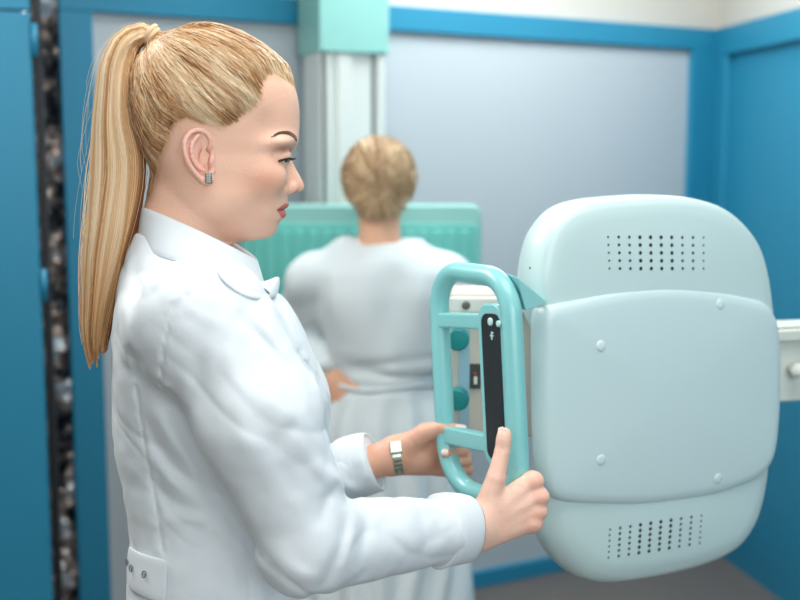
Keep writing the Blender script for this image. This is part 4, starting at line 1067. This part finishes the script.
def coatf(P):
    x, y, z = P[..., 0], P[..., 1], P[..., 2]
    b = spl(z, zz, xb); f_ = spl(z, zz, xf); W_ = spl(z, zz, yw); c = 0.5*(b+f_); a = 0.5*(f_-b)
    n = 2.25
    g = ((np.abs(x-c)/a)**n + (np.abs(y)/W_)**n)**(1/n); f = (g-1)*np.minimum(a, W_)
    f = np.maximum(f, z - zs(232))
    sh = capsule(P, PL(178, 308, -0.075), PL(200, 324, -0.142), 0.032, 0.058); f = smin(f, sh, 0.022)
    sh = capsule(P, PL(182, 290, 0.065), PL(205, 312, 0.15), 0.034, 0.058); f = smin(f, sh, 0.025)
    k = 0.010 + 0.045*sst(zs(400), zs(320), z)
    up = np.minimum(1e9, capsule(P, PL(205, 326, -0.148), PL(258, 420, -0.185), 0.066, 0.066))
    up = smin(up, capsule(P, PL(258, 420, -0.185), elN + [0, 0.004, 0.004], 0.066, 0.050), 0.02)
    fo = capsule(P, elN, wN + (elN - wN)*0.03, 0.051, 0.036)
    arm = smin(up, fo, 0.022)
    # flat end of the sleeve
    dN = (wN - elN)/np.linalg.norm(wN - elN); endN = (P - (wN - dN*0.024)) @ dN; arm = smax(arm, endN, 0.004)
    f = np.where(k > 0, f, f); h = np.clip(0.5 + 0.5*(f - arm)/k, 0, 1); f = f*(1-h) + arm*h - k*h*(1-h)
    fa = smin(capsule(P, PL(222, 312, 0.15), elF, 0.064, 0.050), capsule(P, elF, wF, 0.050, 0.039), 0.02)
    dF = (wF - elF)/np.linalg.norm(wF - elF); endF = (P - wF) @ dF + 0.026; fa = smax(fa, endF, 0.004)
    f = smin(f, fa, 0.014)
    # folds
    u, v = proj(toW(P)); m = (y < 0.03) | (u > 325); d = np.zeros(f.shape)
    for path, amp, wd in FOLDS:
        s = None
        lo_ = np.min(path, 0) - 3*wd; hi_ = np.max(path, 0) + 3*wd
        mk = (u > lo_[0]) & (u < hi_[0]) & (v > lo_[1]) & (v < hi_[1]) & (np.abs(f) < 0.02)
        if not mk.any(): continue
        um, vm = u[mk], v[mk]; best = np.full(um.shape, 1e9); tt = np.zeros(um.shape); K = len(path)-1
        for i in range(K):
            q, t = seg2(um, vm, path[i], path[i+1]); b_ = q < best; best = np.where(b_, q, best); tt = np.where(b_, (i+t)/K, tt)
        d[mk] += amp*0.0011*np.exp(-(best/wd)**2)*np.sin(np.pi*np.clip(0.12 + 0.76*tt, 0, 1))
    for path, amp, wd in SEAMS:
        mk = (np.abs(f) < 0.012) & (y < 0.02); um, vm = u[mk], v[mk]
        if not mk.any(): continue
        best = np.full(um.shape, 1e9)
        for i in range(len(path)-1): best = np.minimum(best, seg2(um, vm, path[i], path[i+1])[0])
        d[mk] += amp*0.0014*np.exp(-(best/wd)**2) + 0.0012*np.exp(-((best-4)/3)**2)*vnoise(P[mk], 110, 6)
    mk = np.abs(f) < 0.02
    nz_ = np.zeros(f.shape); nz_[mk] = 0.0013*vnoise(P[mk]*[1, 1, 0.7], 24, 1) + 0.0012*vnoise(P[mk], 58, 2)
    R1 = P[mk] @ np.array([[0.8, 0.1, 0.6], [0, 1, 0], [-0.6, 0.1, 0.8]]); cr = 1 - np.abs(vnoise(R1*[9, 9, 22], 1.0, 12)); nz_[mk] -= 0.0021*np.clip(cr, 0, 1)**6
    R1 = P[mk] @ np.array([[0.7, 0.1, -0.7], [0, 1, 0], [0.7, 0.1, 0.7]]); cr = 1 - np.abs(vnoise(R1*[26, 12, 11], 1.0, 15)); nz_[mk] -= 0.0016*np.clip(cr, 0, 1)**6
    low = sst(zs(600), zs(640), z); an = np.arctan2(y, x - c)
    return f - np.where(m, d, 0) - nz_ - 0.012*low*np.sin(an*9)
zc = zs(618)
V1, Q1 = nets(coatf, (-0.17, -0.30, zc), (0.335, 0.32, zs(206)), 0.0028)
V2, Q2 = nets(coatf, (-0.24, -0.26, 0.52), (0.26, 0.26, zc + 0.02), 0.008)
W1, W2 = toW(V1), toW(V2)
V, Q, _ = join([(W1, fixn(W1, Q1), W1), (W2, fixn(W2, Q2), W2)])
coat = mesh('lab_coat', V, Q, COAT, woman)
bpy.context.view_layer.update()
def chit(px, py, o=coat):
    d = ray(px, py); d = d/np.linalg.norm(d); w0 = wloc(o)
    ok, loc, nr, _ = o.ray_cast(Vector(CAM - w0), Vector(d)); return (np.array(loc) + w0, np.array(nr)) if ok else (None, None)
def solid(name, V, F, m, parent, th=0.0028, sub=1, off=0.0):
    o = mesh(name, V, F, m, parent); s = o.modifiers.new('thick', 'SOLIDIFY'); s.thickness = th; s.offset = off
    if sub: q = o.modifiers.new('smooth', 'SUBSURF'); q.levels = sub; q.render_levels = sub
    return o
# collar
nn = 56; ph = np.linspace(math.radians(10), math.radians(350), nn); G = []
for k, (uc, ua, vb, vf, ta, bul) in enumerate([(202, 64, 250, 287, 74, 0), (201, 61.5, 236, 279, 66, 1.0), (200.5, 60, 224, 271, 59, 1.5), (200, 58, 213, 264, 53, 0.8), (200, 57, 207.5, 260, 50, 0)]):
    u = uc + ua*np.cos(ph); t_ = -ta*np.sin(ph); q = (np.cos(ph)+1)/2
    v = vb + (vf-vb)*q**1.15 - 3.5*np.abs(np.sin(ph))
    G.append(PU(u, v, t_ * 1.0))
G = np.array(G); V = G.reshape(-1, 3)
F = [(i*nn+j, i*nn+j+1, (i+1)*nn+j+1, (i+1)*nn+j) for i in range(4) for j in range(nn-1)]
collar = solid('collar', V, F, COAT, coat, 0.004)
MB().tube(np.array([PU(a, b, c) for a, b, c in zip(200 + 57.6*np.cos(ph), (210 + (262.5-210)*((np.cos(ph)+1)/2)**1.15 - 3.5*np.abs(np.sin(ph))), -51.2*np.sin(ph))]), 0.0016, 6).build('collar_hem', COAT, coat, smooth=True)
# lapel tab standing out at the front, with its snap
A = [(214,268,-58),(228,276,-54),(243,281,-44),(262,280.5,-30),(281.5,270,-13)]
B = [(218,276,-62),(231,286,-57),(247,292,-47),(263,293,-32),(279,286,-14)]
C2 = [(221,281,-64),(234,293,-59),(249,300,-47),(264,302,-33),(277,298,-15)]
D2 = [(236,296,-64),(248,308,-58),(262,316,-46),(275,318,-33),(283.5,316,-16)]
E2 = [(252,312,-62),(264,324,-54),(276,331,-44),(287,334,-32),(293,332,-16)]
rows = [A, B, C2]; V = np.array([(lambda h: h[0] + h[1]*0.0022 if h[0] is not None else PU(*p))(chit(p[0], p[1])) for r in rows for p in r]); F = [(i*5+j, i*5+j+1, (i+1)*5+j+1, (i+1)*5+j) for i in range(2) for j in range(4)]
lap = solid('front_tab', V, F, COAT, coat, 0.003, 2)
SN = mat('snap_metal', (130, 140, 145), 0.35, 0.8)
def snap(c_, n_, parent, r=0.0036):
    u_ = np.cross(n_, [0.1, 0.2, 1]); u_ /= np.linalg.norm(u_); v_ = np.cross(n_, u_)
    pts = [c_ + n_*0.0006 + r*(math.cos(a)*u_ + math.sin(a)*v_) for a in np.linspace(0, 2*np.pi, 20, endpoint=False)]
    MB().tube(pts, 0.0007, 6, closed=True).lathe(c_, n_, [(r*0.35, 0), (r*0.3, 0.0005), (0.0003, 0.0006)], 16).build('snap_button', SN, parent, smooth=True)
bpy.context.view_layer.update()
sn, snn = chit(266, 292, lap)
snap(sn + snn*0.0006, snn, lap)
# half belt tab at the back of the waist
def strip(name, path_t, path_b, nrow=4, lift=0.003):
    V = []; n = len(path_t)
    for i in range(nrow):
        k = i/(nrow-1)
        for a, b in zip(path_t, path_b):
            px = a[0]*(1-k)+b[0]*k; py = a[1]*(1-k)+b[1]*k; p, nr = chit(px, py)
            V.append((p + nr*lift) if p is not None else at(px, py, 1.28))
    F = [(i*n+j, i*n+j+1, (i+1)*n+j+1, (i+1)*n+j) for i in range(nrow-1) for j in range(n-1)]
    return solid(name, V, F, COAT, coat, 0.0026)
bt = strip('belt_tab', [(131,543),(136,548),(143,552),(152,555),(161,557),(170,558)], [(130,588),(135,592),(142,596),(151,600),(160,603),(168,604)])
p0_, _ = chit(150, 575)
for x, y in ((135.5, 568.5), (148, 574.5)):
    p, nr = chit(x, y); snap(p + nr*0.0048, nr, bt)
p, nr = chit(131.5, 562.5)
if p is not None: snap(p + nr*0.0048, nr, bt)
# cuffs
def cuff(c0, c1, r0, r1, name, squash=(1, 1), up=Z):
    d = (c1 - c0)/np.linalg.norm(c1 - c0); a_ = np.cross(d, up); a_ /= np.linalg.norm(a_); b_ = np.cross(a_, d); n = 44; V = []
    prof = [(0, 0.78), (0.05, 0.99), (0.1, 1.03), (0.35, 1.04), (0.7, 1.03), (0.94, 1.01), (1.0, 0.98), (0.97, 0.93), (0.8, 0.90), (0.45, 0.88)]
    L_ = np.linalg.norm(c1 - c0); an = np.linspace(0, 2*np.pi, n, endpoint=False)
    for t, k in prof:
        r = (r0 + (r1-r0)*t)*k; w_ = 1 + 0.025*np.sin(an*3 + 5*t)
        V.append(c0 + d*L_*t + (np.cos(an)*r*squash[0]*w_)[:, None]*a_ + (np.sin(an)*r*squash[1]*w_)[:, None]*b_)
    V = np.concatenate(V); F = [(i*n+j, i*n+(j+1) % n, (i+1)*n+(j+1) % n, (i+1)*n+j) for i in range(len(prof)-1) for j in range(n)]
    return MB().add(V, F).build(name, COAT, coat, smooth=True)
wNw, eNw = toW(wN[None])[0], toW(elN[None])[0]; wFw, eFw = toW(wF[None])[0], toW(elF[None])[0]
dn = (wNw - eNw)/np.linalg.norm(wNw - eNw); cuff(wNw - dn*0.064, wNw - dn*0.016, 0.0405, 0.0370, 'cuff', (0.92, 1.06))
df = (wFw - eFw)/np.linalg.norm(wFw - eFw); cuff(wFw - df*0.074, wFw - df*0.022, 0.043, 0.041, 'cuff', (0.9, 1.02))
# wrist watch on the far wrist
wc_ = at(397.5, 455.5, YL + 0.025)
dw = at(420, 452, YL+0.025) - wl; dw /= np.linalg.norm(dw); a_ = np.cross(dw, Z); a_ /= np.linalg.norm(a_); b_ = np.cross(a_, dw)
if a_[1] > 0: a_ = -a_
watch = MB(); STEEL = mat('watch_steel', (170, 178, 165), 0.25, 0.9)
ra_, rb_ = 0.0245, 0.0255
for k in range(26):
    a = 2*math.pi*k/26; c_ = wc_ + ra_*math.cos(a)*a_ + rb_*math.sin(a)*b_; n_ = math.cos(a)*a_ + math.sin(a)*b_; t_ = -math.sin(a)*a_ + math.cos(a)*b_
    watch.frame(c_, [dw, t_, n_], (-0.0062, -0.0026, -0.0012), (0.0062, 0.0026, 0.0014))
wt = watch.build('wrist_watch', STEEL, woman, bevel=0.0006)
a = math.radians(38); n_ = math.cos(a)*a_ + math.sin(a)*b_; t_ = -math.sin(a)*a_ + math.cos(a)*b_; c_ = wc_ + ra_*math.cos(a)*a_ + rb_*math.sin(a)*b_
MB().frame(c_, [dw, t_, n_], (-0.0085, -0.009, -0.001), (0.0085, 0.009, 0.0045)).build('watch_case', STEEL, wt, bevel=0.0015)
MB().frame(c_, [dw, t_, n_], (-0.0066, -0.007, 0.004), (0.0066, 0.007, 0.0051)).build('watch_dial', mat('dial_pale', (215, 232, 220), 0.15, 0.2), wt, bevel=0.0004)
# trousers and shoes
TR = mat('white_trousers', (226, 230, 234), 0.85, bump=0.2, bscale=300)
def trf(P):
    f = ellip(P, hpL + [0, 0, -0.07], (0.095, 0.13, 0.12))
    for s in (-1, 1):
        l0 = np.array([gx, s*0.078, 0])
        f = smin(f, capsule(P, l0 + [0, 0, hpL[2]-0.14], l0 + [0.01, 0, 0.5], 0.08, 0.072), 0.03)
        f = smin(f, capsule(P, l0 + [0.01, 0, 0.5], l0 + [-0.02, 0, 0.11], 0.072, 0.068), 0.03)
    return np.maximum(f + 0.004*vnoise(P, 14, 7), 0.085 - P[..., 2])
V, Q = nets(trf, (-0.2, -0.28, 0.07), (0.2, 0.28, 1.05), 0.009); W_ = toW(V); mesh('trousers', W_, fixn(W_, Q), TR, woman)
SH = mat('white_shoe', (230, 230, 228), 0.45)
for s in (-1, 1):
    l0 = np.array([gx, s*0.087, 0])
    def shf(P):
        f = smin(capsule(P, l0 + [-0.035, 0, 0.045], l0 + [0.13, s*0.01, 0.035], 0.044, 0.036), ellip(P, l0 + [-0.02, 0, 0.07], (0.045, 0.04, 0.045)), 0.02)
        return np.maximum(np.maximum(f, 0.0 - P[..., 2] + 0.001), P[..., 2] - 0.1)
    V, Q = nets(shf, l0 + [-0.1, -0.06, -0.004], l0 + [0.2, 0.06, 0.115], 0.006); W_ = toW(V); mesh('shoe', W_, fixn(W_, Q), SH, woman)
